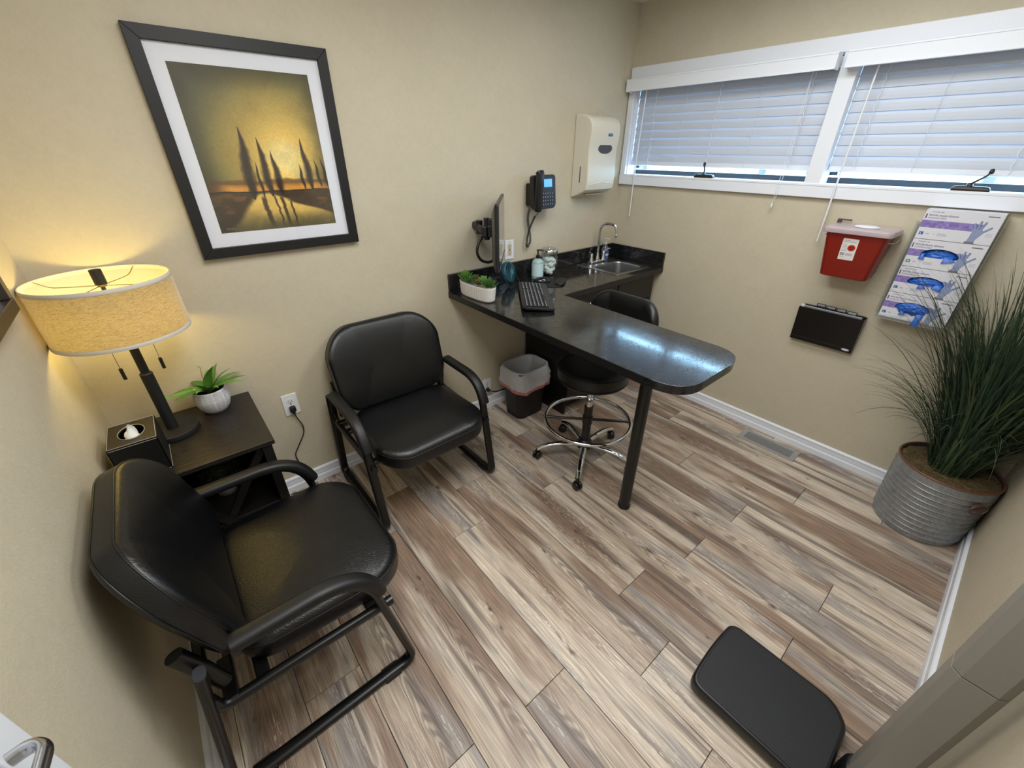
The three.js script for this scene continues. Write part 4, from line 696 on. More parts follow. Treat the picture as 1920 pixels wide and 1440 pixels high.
// ---------------------------------------------------------------- framed picture of poplars by a stream
{
  const x0 = -2.6261, x1 = -2.0031, y0 = 1.2605, y1 = 1.9855, t = thing('framed_picture', 'large black framed picture of tall trees by a golden stream', 'picture', [(x0 + x1) / 2, y0, 0]);
  const w = (x1 - x0) / 2, H = y1 - y0, f = 0.039, mF = std('#060607', 0.5);
  const bar = (pts) => { const g = extrude(pts, 0.026, { bevel: 0.0015 }); return g.translate(0, 0, 0.002); };
  obj('frame_bar', bar([[-w, 0], [w, 0], [w - f, f], [-w + f, f]]), mF, t); obj('frame_bar', bar([[-w, H], [-w + f, H - f], [w - f, H - f], [w, H]]), mF, t);
  obj('frame_bar', bar([[-w, 0], [-w + f, f], [-w + f, H - f], [-w, H]]), mF, t); obj('frame_bar', bar([[w, 0], [w, H], [w - f, H - f], [w - f, f]]), mF, t);
  const a = 0.0865, b = 0.0895;
  obj('mat_board', extrude([[-w + f - 0.002, f - 0.002], [w - f + 0.002, f - 0.002], [w - f + 0.002, H - f + 0.002], [-w + f - 0.002, H - f + 0.002]], 0.003, { holes: [[[-w + a, b], [-w + a, H - b], [w - a, H - b], [w - a, b]]] }).translate(0, 0, 0.012), std('#dfe2ea', 0.7), t);
  const TW = 640, TH = 780;
  const tree = (u, v, cx, base, top, wid, lean, s) => { const t2 = (v - base) / (top - base); if (t2 < -0.05 || t2 > 1.02) return 0; const c = cx + lean * t2 + 0.004 * Math.sin(t2 * 9 + s), ww = wid * Math.sin(PI * clamp(0.06 + 0.9 * t2) ** 0.75) * (1 - 0.25 * t2) * (0.75 + 0.6 * fbm(u * 60 + s, v * 34, 3, s)); const d = Math.abs(u - c); const trunk = t2 < 0.12 ? sstep(0.006, 0.002, d) : 0; return Math.max(trunk, sstep(ww * 1.15, ww * 0.2, d)); };
  const art = dataTex(TW, TH, (px, py, c) => {
    const u = px / TW, v = py / TH, br = fbm(u * 7 + fbm(u * 5, v * 5, 2, 3) * 2, v * 8, 5, 7) - 0.5, fineN = fbm(u * 90, v * 90, 2, 9) - 0.5;
    const d = Math.hypot((u - 0.66) * 0.95, (v - 0.47) * 1.05) + br * 0.13;                     // glow of the low sun
    let col = [0.255, 0.265, 0.19]; const mixc = (q, t2) => { col = [mixf(col[0], q[0], t2), mixf(col[1], q[1], t2), mixf(col[2], q[2], t2)]; };
    mixc([0.50, 0.46, 0.25], sstep(0.74, 0.44, d)); mixc([0.70, 0.60, 0.30], sstep(0.56, 0.30, d)); mixc([0.90, 0.76, 0.38], sstep(0.36, 0.14, d)); mixc([0.98, 0.89, 0.58], sstep(0.19, 0.03, d));
    const hor = 0.315 + 0.012 * (vn(u * 8, 1, 4) - 0.5);
    if (v < hor + 0.06) { const tl = hor + 0.012 + 0.045 * fbm(u * 7, 2, 3, 12) * (1 - 0.5 * sstep(0.3, 0.9, u)); mixc([0.42, 0.28, 0.13], sstep(tl + 0.012, tl - 0.006, v) * 0.8); }
    if (v < hor) { mixc([0.86, 0.60, 0.22], sstep(0.05, 0.0, Math.abs(v - (hor - 0.03))) * sstep(0.02, 0.2, u) * 0.95); }
    if (v < hor - 0.045) {
      mixc([0.235, 0.175, 0.105], 0.92); mixc([0.50, 0.34, 0.17], sstep(0.55, 0.75, fbm(u * 9, v * 22, 3, 15)) * 0.6);
      const wv = (hor - 0.05 - v) / (hor - 0.05), cL = mixf(0.40, 0.10, wv ** 0.7) + 0.03 * (fbm(v * 20, 3, 2, 18) - 0.5), cR = mixf(0.62, 1.02, sstep(0.18, 0.75, wv)) - 0.12 * sstep(0.22, 0.05, wv) + 0.02 * (fbm(v * 26, 7, 2, 19) - 0.5);
      const water = sstep(cL - 0.02, cL + 0.05, u) * sstep(cR + 0.02, cR - 0.05, u) * sstep(0.0, 0.08, wv);
      mixc([0.93, 0.78, 0.40], water * (0.95 - 0.35 * sstep(0.35, 1.0, wv))); mixc([0.40, 0.38, 0.18], water * sstep(0.5, 1.0, wv) * 0.75 + water * sstep(0.22, 0.0, u) * 0.5);
      for (const [cx, wd, ln, s] of [[0.40, 0.028, 0.1, 1], [0.50, 0.012, 0.08, 2], [0.55, 0.02, 0.09, 3], [0.62, 0.012, 0.07, 5]]) { const q = cx + ln * wv * 0.35 + 0.016 * (fbm(v * 40 + s * 9, 1, 2, 23) - 0.5); mixc([0.17, 0.12, 0.07], water * sstep(wd, wd * 0.3, Math.abs(u - q)) * sstep(0.06, 0.2, wv) * sstep(1.05, 0.7, wv) * 0.85); }
    }
    let k = 0; for (const q of [[0.335, 0.235, 0.66, 0.062, 0.02, 1], [0.42, 0.235, 0.46, 0.018, -0.01, 6], [0.485, 0.245, 0.60, 0.045, -0.012, 2], [0.575, 0.25, 0.52, 0.04, -0.02, 3], [0.845, 0.28, 0.60, 0.042, -0.03, 4], [0.775, 0.275, 0.44, 0.02, -0.01, 7], [0.925, 0.29, 0.47, 0.02, -0.02, 8], [0.985, 0.29, 0.48, 0.02, -0.02, 9]]) k = Math.max(k, tree(u, v, ...q));
    mixc([0.125, 0.085, 0.055], k * 0.93); 
    const edge = Math.min(u, 1 - u, v, 1 - v); mixc([0.15, 0.15, 0.11], sstep(0.16, 0.0, edge + br * 0.08) * 0.4);   // painted dark border of the print
    const q = 1 + br * 0.3 + fineN * 0.1; c[0] = col[0] * q; c[1] = col[1] * q; c[2] = col[2] * q;
    const sg = (U, Vv, n, s) => { for (let i = 0; i < n; i++) { const xx = U + i * 0.008, yy = Vv + 0.006 * Math.sin(i * 2.1 + s); if (Math.hypot((u - xx) * 1, (v - yy) * 0.9) < 0.0022) return 1; } return 0; };
    if (sg(0.055, 0.03, 9, 1) || sg(0.9, 0.03, 6, 3)) { c[0] = 0.75; c[1] = 0.72; c[2] = 0.62; }
  }, { srgb: true, wrap: false });
  const pr = new THREE.PlaneGeometry(2 * (w - a) + 0.006, H - 2 * b + 0.006).translate(0, H / 2, 0.0118);
  obj('print', pr, std('#ffffff', 0.75, { map: art }), t);
  obj('backing', bb(-w + f - 0.002, w - f + 0.002, f - 0.002, H - f + 0.002, 0.004, 0.011), mBlackMatte, t);
  obj('glazing', bb(-w + f - 0.001, w - f + 0.001, f - 0.001, H - f + 0.001, 0.0175, 0.019), phys('#ffffff', 0.03, { transmission: 1, thickness: 0, ior: 1.45 }), t);
}
{ // second frame on the left wall, mostly outside the view
  const t = thing('framed_print', 'dark framed print on the left wall beside the lamp shade', 'picture', [RX, 1.262, 0.392]);
  const mF = std('#2c241c', 0.4), Wd = 0.52, H = 0.66, f = 0.036, D = 0.03;
  obj('frame_bar', bb(0.001, D, 0, f, 0, Wd, 0.003), mF, t); obj('frame_bar', bb(0.001, D, H - f, H, 0, Wd, 0.003), mF, t); obj('frame_bar', bb(0.001, D, f, H - f, 0, f, 0.003), mF, t); obj('frame_bar', bb(0.001, D, f, H - f, Wd - f, Wd, 0.003), mF, t);
  obj('mat_board', bb(0.004, 0.01, f, H - f, f, Wd - f), std('#dfe2ea', 0.7), t);
  obj('print', bb(0.0095, 0.0105, f + 0.07, H - f - 0.07, f + 0.07, Wd - f - 0.07), std('#b9b29a', 0.8), t);
}
// ---------------------------------------------------------------- wall phone
{
  const t = thing('wall_phone', 'black wall phone with blue display and coiled cord', 'phone', [-0.845, 1.42, 0]);
  obj('wall_bracket', bb(-0.075, 0.05, -0.075, 0.05, 0.0, 0.05, 0.008), mBlack, t);
  const tip = (g) => g.rotateX(-0.10).translate(0, 0, 0.06);
  const base = obj('body', tip(extrude(rrect(0.185, 0.188, [0.02, 0.02, 0.03, 0.03], 6), 0.034, { bevel: 0.004 })), std('#15161b', 0.4), t);
  obj('display', tip(bb(-0.006, 0.06, 0.028, 0.07, 0.0335, 0.0349)), std('#5fa8ef', 0.3, { emissive: new THREE.Color(0.10, 0.36, 0.85), emissiveIntensity: 0.7 }), t);
  obj('display_bezel', tip(bb(-0.012, 0.066, 0.022, 0.076, 0.0325, 0.0342, 0.001)), std('#0a0b0e', 0.25), t);
  const kk = []; for (let i = 0; i < 5; i++) for (let j = 0; j < 4; j++) kk.push(tip(bb(-0.016 + i * 0.019 - 0.006, -0.016 + i * 0.019 + 0.006, -0.008 - j * 0.02 - 0.005, -0.008 - j * 0.02 + 0.005, 0.033, 0.0365, 0.0015)));
  obj('keypad', kk, std('#23252b', 0.5), t).userData.kind = 'stuff';
  const lg = []; for (let i = 0; i < 5; i++) for (let j = 0; j < 4; j++) lg.push(tip(bb(-0.016 + i * 0.019 - 0.0016, -0.016 + i * 0.019 + 0.0016, -0.008 - j * 0.02 - 0.003, -0.008 - j * 0.02 + 0.003, 0.0364, 0.0368)));
  obj('key_legends', lg, std('#c6cad2', 0.6), t).userData.kind = 'stuff';
  obj('handset', sweep([V(-0.067, 0.115, 0.112), V(-0.067, 0.105, 0.118), V(-0.067, 0.06, 0.117), V(-0.067, 0.0, 0.113), V(-0.067, -0.05, 0.109), V(-0.067, -0.085, 0.108), V(-0.067, -0.095, 0.103)], oval(0.024, 0.018, 18, 0.6), V(1, 0, 0)), std('#101116', 0.35), t);
  // coiled cord hanging in a loop
  const axis = new THREE.CatmullRomCurve3([V(-0.085, -0.09, 0.05), V(-0.083, -0.14, 0.034), V(-0.07, -0.20, 0.03), V(-0.055, -0.26, 0.03), V(-0.06, -0.305, 0.03), V(-0.078, -0.318, 0.03), V(-0.088, -0.29, 0.034), V(-0.075, -0.22, 0.04), V(-0.05, -0.165, 0.045), V(-0.035, -0.135, 0.05)]), hel = [], N = 900, turns = 62;
  const up = V(0, 0, 1); for (let i = 0; i <= N; i++) { const k = i / N, p = axis.getPointAt(k), tg = axis.getTangentAt(k), n1 = tg.clone().cross(up).normalize(), n2 = tg.clone().cross(n1); const a = k * turns * 2 * PI; hel.push(p.addScaledVector(n1, 0.0062 * Math.cos(a)).addScaledVector(n2, 0.0062 * Math.sin(a))); }
  obj('coiled_cord', [new THREE.TubeGeometry(new THREE.CatmullRomCurve3(hel), 1100, 0.0019, 5), tube([V(-0.035, -0.135, 0.05), V(-0.025, -0.11, 0.07), V(-0.022, -0.08, 0.075)], 0.002, { rad: 6 })], mBlack, t);
}
// ---------------------------------------------------------------- paper towel dispenser
{
  const x0 = -0.517, x1 = -0.243, t = thing('towel_dispenser', 'cream paper towel dispenser on the wall near the window', 'dispenser', [(x0 + x1) / 2, 1.37, 0]);
  const w = (x1 - x0) / 2, prof = [[0.001, 0], [0.03, 0.006], [0.10, 0.034], [0.128, 0.05], [0.138, 0.10], [0.134, 0.20], [0.133, 0.28], [0.142, 0.35], [0.142, 0.40], [0.126, 0.436], [0.096, 0.456], [0.055, 0.466], [0.001, 0.468]];
  const c = new THREE.SplineCurve(prof.slice(3).map(([a, b]) => new THREE.Vector2(a, b))).getPoints(40).map((p) => [p.x, p.y]);
  const out = [...prof.slice(0, 3), ...c];
  const g = extrude(out, 2 * w, { bevel: 0.007 }); g.rotateY(-PI / 2); g.translate(w, 0, 0);       // shape a -> z, b -> y
  const mC = std('#d8d3c2', 0.42);
  const body = obj('housing', g, mC, t);
  const winPts = [...Array(40)].map((_, i) => { const a = i / 40 * 2 * PI; return [0.068 * Math.cos(a), 0.03 * Math.sin(a)]; });
  obj('viewing_window', extrude(winPts, 0.004, { bevel: 0.001 }).translate(0.014, 0.285, 0.1315), phys('#3a3c42', 0.15, { clearcoat: 0.5 }), t);
  obj('logo_plate', [bb(0.022, 0.064, 0.352, 0.367, 0.138, 0.1445, 0.001)], std('#2c4a86', 0.35), t);
  obj('logo_lettering', [bb(0.029, 0.057, 0.3582, 0.361, 0.1445, 0.1449)], std('#ccd6ea', 0.5), t);
  obj('side_slot', bb(-w - 0.0006, -w + 0.004, 0.09, 0.185, 0.066, 0.075, 0.002), std('#3a3834', 0.5), t);
  obj('lip', sweep([V(-w * 0.8, 0.08, 0.1355), V(0, 0.094, 0.1378), V(w * 0.8, 0.08, 0.1355)], oval(0.003, 0.002, 8), V(0, 1, 0)), mC, t);
  obj('paper_edge', bb(-w * 0.6, w * 0.6, 0.016, 0.022, 0.05, 0.09), std('#b9a98a', 0.8), t);
  obj('lock', cyl(0.006, 0.006, 0.014, 0.03, 0.462, 0.05, 14), std('#c9c4b4', 0.4), t);
}
// ---------------------------------------------------------------- window blinds
function blind(z0, z1, vz0, vz1, wandZ, cordZ, ladders, label) {
  const t = thing('window_blind', label, 'blind', [0.04, 0, 0], 0, 'white window blinds');
  const mSlat = std('#c2c9d5', 0.42), r = rng(Math.round(z0 * 100));
  obj('valance', [bb(-0.118, -0.106, 1.976, 2.043, vz0, vz1, 0.002), bb(-0.121, -0.106, 1.976, 1.982, vz0, vz1, 0.002), bb(-0.12, -0.106, 2.034, 2.038, vz0, vz1, 0.001), bb(-0.106, -0.062, 1.976, 2.043, vz0, vz0 + 0.008, 0.002), bb(-0.106, -0.062, 1.976, 2.043, vz1 - 0.008, vz1, 0.002)], mTrim, t);
  obj('head_rail', bb(-0.03, 0.03, 1.99, 2.036, z0, z1), mTrimDull, t);
  const shape = [[-0.03, -0.0012], [-0.015, 0.0003], [0, 0.0008], [0.015, 0.0003], [0.03, -0.0012], [0.03, 0.0014], [0.015, 0.0029], [0, 0.0034], [-0.015, 0.0029], [-0.03, 0.0014]];
  const sg = extrude(shape, z1 - z0 - 0.008, {});
  for (let i = 0; i < 9; i++) {
    const y = 1.975 - i * 0.0457, a = 1.40 + (r() - 0.5) * 0.02;                // room edge down, nearly closed
    const m = obj('slat', sg, mSlat, t); m.rotation.z = a; m.position.set(0.0, y, z0 + 0.004);
  }
  const br = obj('bottom_rail', bb(-0.025, 0.025, -0.006, 0.006, z0 + 0.004, z1 - 0.004, 0.003), mTrimDull, t); br.rotation.z = 1.1; br.position.set(0, 1.577, 0);
  for (const z of ladders) obj('ladder_cord', [tube([V(-0.0165, 1.99, z), V(-0.0165, 1.535, z)], 0.0009, { rad: 5, seg: 2 }), tube([V(0.02, 1.99, z), V(0.02, 1.54, z)], 0.0009, { rad: 5, seg: 2 })], mTrimDull, t);
  for (const z of cordZ) { const p = []; for (let i = 0; i <= 60; i++) p.push(V(-0.019 - 0.0015 * Math.cos(i * 1.05), 1.985 - i * 0.0074, z + 0.003 * Math.sin(i * 1.05))); obj('lift_cord', tube(p, 0.0014, { rad: 5, seg: 160 }), std('#e8ecf0', 0.3), t); }
  const wa = obj('tilt_wand', tube([V(-0.055, 1.985, wandZ), V(-0.072, 1.6, wandZ + 0.004), V(-0.072, 1.228, wandZ + 0.008)], 0.0042, { rad: 8 }), std('#e6e9ec', 0.3), t);
  return t;
}
const bl1 = blind(0.055, 1.204, 0.022, 1.197, 0.14, [0.2, 0.62, 1.09], [0.41, 0.85], 'white slatted blind over the left window pane');
blind(1.274, 2.368, 1.232, 2.396, 1.35, [1.385, 1.92], [1.61, 2.15], 'white slatted blind over the right window pane');
obj('pull_cord', [tube([V(-0.05, 1.985, 1.085), V(-0.066, 1.5, 1.083), V(-0.068, 1.385, 1.08)], 0.0011, { rad: 5 }), tube([V(-0.05, 1.985, 1.089), V(-0.066, 1.5, 1.096), V(-0.068, 1.40, 1.088)], 0.0011, { rad: 5 }), lathe([[0, 0.022], [0.004, 0.018], [0.0055, 0], [0, 0]], 12, -0.068, 1.37, 1.081)], std('#e8ecf0', 0.35), bl1);
// window cranks
function crank(z, lean, label) {
  const t = thing('window_crank', label, 'window crank', [-0.006, WO.y0 + 0.004, z], 0, 'window cranks'), m = std('#3a342f', 0.42, { metalness: 0.5 });
  obj('housing', loft([[0.032, 0.122, 0], [0.032, 0.122, 0.008], [0.024, 0.112, 0.016], [0.012, 0.09, 0.019]].map(([w, d, y]) => rrect(w, d, 0.005, 3).map(([a, b]) => V(a, y, -b)))), m, t);
  obj('handle', [lathe([[0.012, 0.014], [0.011, 0.026], [0.007, 0.032], [0, 0.033]], 16, 0, 0, -0.008), sweep([V(0, 0.026, -0.008), V(-0.006, 0.038, 0.012 * lean), V(-0.008, 0.056, 0.05 * lean), V(-0.008, 0.07, 0.068 * lean)], oval(0.0085, 0.005, 12), V(1, 0, 0), { scale: (k) => 1 - 0.3 * k }), lathe([[0, 0], [0.007, 0.002], [0.0085, 0.01], [0.006, 0.02], [0, 0.022]], 14, -0.008, 0.064, 0.069 * lean)], m, t);
}
crank(0.64, -0.12, 'dark bronze window crank on the sill of the left pane');
crank(1.835, 0.55, 'dark bronze window crank on the sill above the glove boxes');

// ---------------------------------------------------------------- sharps container
{
  const t = thing('sharps_container', 'red sharps container with clear lid on the wall under the window', 'sharps container', [0, 1.09, 1.548]);
  const R = (xf, xb, w, y, r = 0.02) => rrect(xf - xb, w, r, 6).map(([a, b]) => V(-(xf + xb) / 2 - a, y, b));
  const mRed = std('#821b0d', 0.35);
  obj('bin', loft([R(0.155, 0.03, 0.185, 0), R(0.165, 0.025, 0.198, 0.006), R(0.202, 0.018, 0.244, 0.205), R(0.205, 0.016, 0.25, 0.21), R(0.205, 0.016, 0.25, 0.216), R(0.195, 0.026, 0.236, 0.216), R(0.16, 0.03, 0.19, 0.01)]), mRed, t);
  const mLid = phys('#d8c8cc', 0.25, { transmission: 0.45, thickness: 0 });
  obj('lid', loft([R(0.215, 0.006, 0.272, 0.212, 0.026), R(0.217, 0.005, 0.276, 0.214, 0.026), R(0.217, 0.005, 0.276, 0.232, 0.026), R(0.212, 0.01, 0.266, 0.237, 0.024), R(0.2, 0.02, 0.25, 0.239, 0.022)]), mLid, t);
  obj('rotor', loft([[0.05, 0.2395], [0.05, 0.243], [0.04, 0.247], [0.02, 0.248]].map(([r, y]) => [...Array(36)].map((_, i) => V(-0.125 + r * 0.8 * Math.cos(i / 36 * 2 * PI), y, 0.015 + r * Math.sin(-i / 36 * 2 * PI)))), {}), std('#dfe1e6', 0.3), t);
  obj('hinge', [bb(-0.03, -0.012, 0.236, 0.256, -0.135, -0.118, 0.003), bb(-0.026, -0.016, 0.25, 0.256, -0.12, -0.075, 0.002)], std('#4a3c38', 0.5), t);
  obj('wall_bracket', [bb(-0.006, -0.0005, 0.02, 0.2, -0.1, 0.1, 0.002), tube([], 0.0025, { curve: new THREE.CatmullRomCurve3(fillet([V(-0.004, 0.19, -0.14), V(-0.14, 0.19, -0.14), V(-0.145, 0.19, -0.12)], 0.02)), seg: 24, rad: 7 }), tube([], 0.0025, { curve: new THREE.CatmullRomCurve3(fillet([V(-0.004, 0.19, 0.14), V(-0.15, 0.185, 0.14), V(-0.155, 0.185, 0.122)], 0.02)), seg: 24, rad: 7 })], mChromeSoft, t);
  const lab = canvasTex(240, 400, (c, w, h) => {
    c.fillStyle = '#e3e1de'; c.fillRect(0, 0, w, h); c.fillStyle = '#7a7876'; c.fillRect(18, 32, 96, 8); c.fillRect(18, 54, 190, 8); for (let i = 0; i < 4; i++) c.fillRect(18, 100 + i * 26, 70, 6); for (let i = 0; i < 2; i++) c.fillRect(18, 206 + i * 18, 80, 5);
    c.fillStyle = '#c8361f'; c.beginPath(); c.arc(160, 168, 60, 0, 7); c.fill();                       // biohazard sign
    c.strokeStyle = '#2a1512'; c.lineWidth = 11; for (let k = 0; k < 3; k++) { const a = -PI / 2 + k * 2 * PI / 3; c.beginPath(); c.arc(160 + 22 * Math.cos(a), 168 + 22 * Math.sin(a), 20, a + 0.55, a + 2 * PI - 0.55); c.stroke(); } c.lineWidth = 5; c.beginPath(); c.arc(160, 168, 21, 0, 7); c.stroke(); c.fillStyle = '#c8361f'; c.beginPath(); c.arc(160, 168, 6, 0, 7); c.fill();
    c.fillStyle = '#54606a'; c.fillRect(18, 268, 56, 46); c.fillStyle = '#c9ced2'; c.fillRect(30, 280, 32, 22); c.fillStyle = '#77797c'; for (let i = 0; i < 4; i++) c.fillRect(92, 270 + i * 13, 110, 5); c.fillRect(18, 340, 60, 5);
  });
  const lg = bb(-0.001, 0, 0, 0.1, -0.0315, 0.0315); const pl = new THREE.PlaneGeometry(0.063, 0.102).rotateY(-PI / 2); 
  const fx = (y) => -(0.165 + (0.202 - 0.165) * (y - 0.006) / 0.199) - 0.0008;
  pl.rotateZ(Math.atan2(0.037, 0.199)).translate(fx(0.142), 0.142, -0.01);
  obj('label', pl, std('#ffffff', 0.4, { map: lab, side: THREE.DoubleSide }), t);
}
// ---------------------------------------------------------------- glove boxes in a clear wall holder
const GZ0 = 1.742, GZ1 = 1.984, GX = -0.1, GB = 0.938, GH = 0.1225;
{
  const t = thing('glove_holder', 'clear acrylic wall holder stacked with four glove boxes', 'holder', [0, GB, 0]);
  const m = phys('#f6f8f8', 0.06, { transmission: 0.95, thickness: 0, ior: 1.45 }), H = 4 * GH;
  obj('back_plate', bb(-0.006, -0.001, -0.012, H - 0.06, GZ0 - 0.03, GZ1 + 0.014, 0.001), m, t);
  obj('side_plate', bb(-0.1, -0.006, -0.012, H - 0.06, GZ0 - 0.012, GZ0 - 0.008, 0.001), m, t);
  obj('side_plate', bb(-0.1, -0.006, -0.012, H - 0.02, GZ1 + 0.008, GZ1 + 0.012, 0.001), m, t);
  obj('bottom_plate', bb(-0.108, -0.006, -0.012, -0.0075, GZ0 - 0.008, GZ1 + 0.008, 0.001), m, t);
  obj('front_lip', [bb(-0.112, -0.108, -0.012, 0.012, GZ0 - 0.012, GZ1 + 0.012, 0.001)], m, t);
}
function gloveArt(open, size) {
  return canvasTex(768, 390, (c, w, h) => {
    c.fillStyle = '#d5d5dc'; c.fillRect(0, 0, w, h);
    const r = rng(size.length * 13 + (open ? 5 : 1));
    const bw = w * 0.93; for (let i = 0; i < 22; i++) for (let j = 0; j < 3; j++) { const l = 0.35 + 0.4 * r(); c.fillStyle = `rgb(${85 + 90 * l | 0},${70 + 85 * l | 0},${140 + 70 * l | 0})`; c.fillRect(i * bw / 22, 140 + j * 32, bw / 22 + 1, 33); }
    c.fillStyle = '#d5d5dc'; c.fillRect(w * 0.80, 130, 200, 110);
    c.fillStyle = '#4b4670'; c.fillRect(14, 58, 14, 62); c.font = 'bold 32px sans-serif'; c.fillText('Nitrile Exam Gloves', 44, 84); c.font = '30px sans-serif'; c.fillText('POWDER-FREE', 44, 120);
    c.fillStyle = '#8d8d96'; c.fillRect(60, 26, 86, 9); c.fillRect(156, 26, 30, 9); c.fillStyle = '#5a5a66'; c.fillRect(w - 150, 34, 106, 12);
    c.fillStyle = size === 'M' ? '#2f7f67' : '#2f5f9a'; c.fillRect(24, 296, 46, 40); c.fillStyle = '#eef0f4'; c.font = 'bold 30px sans-serif'; c.fillText(size, 34, 327);
    c.fillStyle = '#5d6470'; c.font = '24px sans-serif'; c.fillText('100', 92, 326); c.fillText('S', 176, 326); c.fillStyle = '#a2a4ac'; for (let i = 0; i < 3; i++) c.fillRect(214, 302 + i * 14, 100, 6);
    c.fillStyle = '#b4b4bc'; for (let i = 0; i < 3; i++) c.fillRect(w - 92, 244 + i * 18, 64, 7);
    // gloved hand, fingers spread
    c.lineCap = 'round'; c.lineJoin = 'round'; const hand = (col, k) => { c.strokeStyle = c.fillStyle = col; c.lineWidth = 24 * k; for (const [x0, y0, x1, y1] of [[560, 214, 536, 142], [584, 200, 584, 110], [610, 206, 630, 118], [640, 236, 700, 176]]) { c.beginPath(); c.moveTo(x0, y0); c.lineTo(x1, y1); c.stroke(); } c.lineWidth = 20 * k; c.beginPath(); c.moveTo(556, 232); c.lineTo(512, 176); c.stroke(); c.beginPath(); c.moveTo(544, 206); c.lineTo(628, 206); c.lineTo(648, 246); c.lineTo(606, 330); c.lineTo(596, 388); c.lineTo(524, 388); c.lineTo(540, 320); c.closePath(); c.fill(); };
    hand('#5d6d90', 1.0); c.save(); c.translate(-4, -2); hand('#8795b6', 0.72); c.restore();
    c.fillStyle = '#7a6e72'; c.fillRect(512, 366, 96, 24);
  });
}
function gloveBox(k, open, size, glove, label) {
  const y0 = GB + (3 - k) * GH, cz = (GZ0 + GZ1) / 2, w = GZ1 - GZ0, h = GH - 0.002;
  const t = thing('glove_box', label, 'glove box', [0, y0, cz], 0, 'glove boxes in the wall holder');
  const mB = std('#d5d5dc', 0.5), side = bb(GX + 0.002, -0.012, 0, h, -w / 2, w / 2, 0.001);
  const sh = [bb(GX + 0.0022, -0.012, 0, 0.0015, -w / 2, w / 2), bb(GX + 0.0022, -0.012, h - 0.0015, h, -w / 2, w / 2), bb(GX + 0.0022, -0.012, 0.0015, h - 0.0015, -w / 2, -w / 2 + 0.0015), bb(GX + 0.0022, -0.012, 0.0015, h - 0.0015, w / 2 - 0.0015, w / 2), bb(-0.0135, -0.012, 0.0015, h - 0.0015, -w / 2, w / 2)];
  obj('carton', sh, mB, t);
  const map = gloveArt(open, size); map.repeat.set(1 / w, 1 / h); map.offset.set(0.5, 0.5); map.wrapS = map.wrapT = THREE.RepeatWrapping;
  const hole = [...Array(48)].map((_, i) => { const a = -i / 48 * 2 * PI, x = 0.064 * Math.cos(a), s = Math.sin(a); return [x - 0.012, 0.030 * s * (s < 0 ? 0.55 : 1) - 0.004 + (s < 0 ? -0.006 * (1 - (Math.cos(a)) ** 2) * -1.2 : 0)]; });
  const f = extrude([[-w / 2, -h / 2], [w / 2, -h / 2], [w / 2, h / 2], [-w / 2, h / 2]], 0.0022, open ? { holes: [hole] } : {}); f.rotateY(-PI / 2); f.translate(GX + 0.0022, h / 2, 0);
  obj('front_panel', f, std('#ffffff', 0.45, { map }), t);
  if (!open) return;
  // crumpled nitrile seen in the opening
  const g = new THREE.SphereGeometry(1, 64, 40), p = g.attributes.position, s0 = k * 17;
  for (let i = 0; i < p.count; i++) { const x = p.getX(i), y = p.getY(i), z = p.getZ(i), n = fbm(z * 5 + s0 + y * 2, y * 6 + x * 3, 3, k) - 0.5, fd = Math.abs(fbm(z * 4 - y * 5 + s0, x * 3 + y * 3, 2, k + 4) - 0.5) * 2, q = 1 + 0.3 * n - 0.35 * (1 - sstep(0, 0.3, fd)) * 0.5; p.setXYZ(i, x * 0.024 * q, y * 0.034 * q, z * 0.066 * (1 + 0.1 * n)); }
  g.computeVertexNormals(); g.translate(GX + (glove === 'deep' ? 0.028 : glove === 'mid' ? 0.022 : 0.013), h / 2 - 0.006, -0.012);
  const mG = phys('#1763c8', 0.38, { transmission: 0.15, thickness: 0, side: THREE.DoubleSide });
  const parts = [g];
  const flap = (pts, wd) => sweep(pts, oval(wd, 0.0035, 14, 0.8), V(0, 0, 1), { scale: (u) => 0.85 + 0.25 * Math.sin(u * 9) });
  if (glove === 'deep') parts.push(flap([V(GX + 0.01, h / 2 + 0.002, -0.068), V(GX - 0.003, h / 2 - 0.006, -0.066), V(GX - 0.004, h / 2 - 0.022, -0.066)], 0.011), flap([V(GX + 0.02, h / 2 + 0.004, 0.02), V(GX + 0.0, h / 2 - 0.01, 0.022), V(GX - 0.003, h / 2 - 0.024, 0.026)], 0.024));
  if (glove === 'mid') parts.push(flap([V(GX + 0.02, h / 2 + 0.002, 0.035), V(GX - 0.004, h / 2 - 0.004, 0.036), V(GX - 0.005, h / 2 - 0.022, 0.03)], 0.02), flap([V(GX + 0.02, h / 2 - 0.004, -0.02), V(GX - 0.002, h / 2 - 0.014, -0.02), V(GX - 0.003, h / 2 - 0.026, -0.018)], 0.016));
  if (glove === 'hang') parts.push(flap([V(GX + 0.012, h / 2 - 0.01, 0.02), V(GX - 0.006, h / 2 - 0.024, 0.024), V(GX - 0.016, h / 2 - 0.05, 0.022), V(GX - 0.017, h / 2 - 0.074, 0.02)], 0.014), flap([V(GX + 0.01, h / 2 - 0.012, -0.042), V(GX - 0.004, h / 2 - 0.022, -0.042), V(GX - 0.005, h / 2 - 0.034, -0.04)], 0.012));
  obj('gloves', parts, mG, t).userData.label = 'blue crumpled nitrile gloves';
}
gloveBox(0, false, 'L', '', 'unopened white and purple glove box at the top of the stack');
gloveBox(1, true, 'M', 'deep', 'opened glove box second from the top, with green size mark');
gloveBox(2, true, 'L', 'mid', 'opened glove box third from the top, dark gap above its blue gloves');
gloveBox(3, true, 'L', 'hang', 'opened glove box at the bottom with a blue glove hanging out');
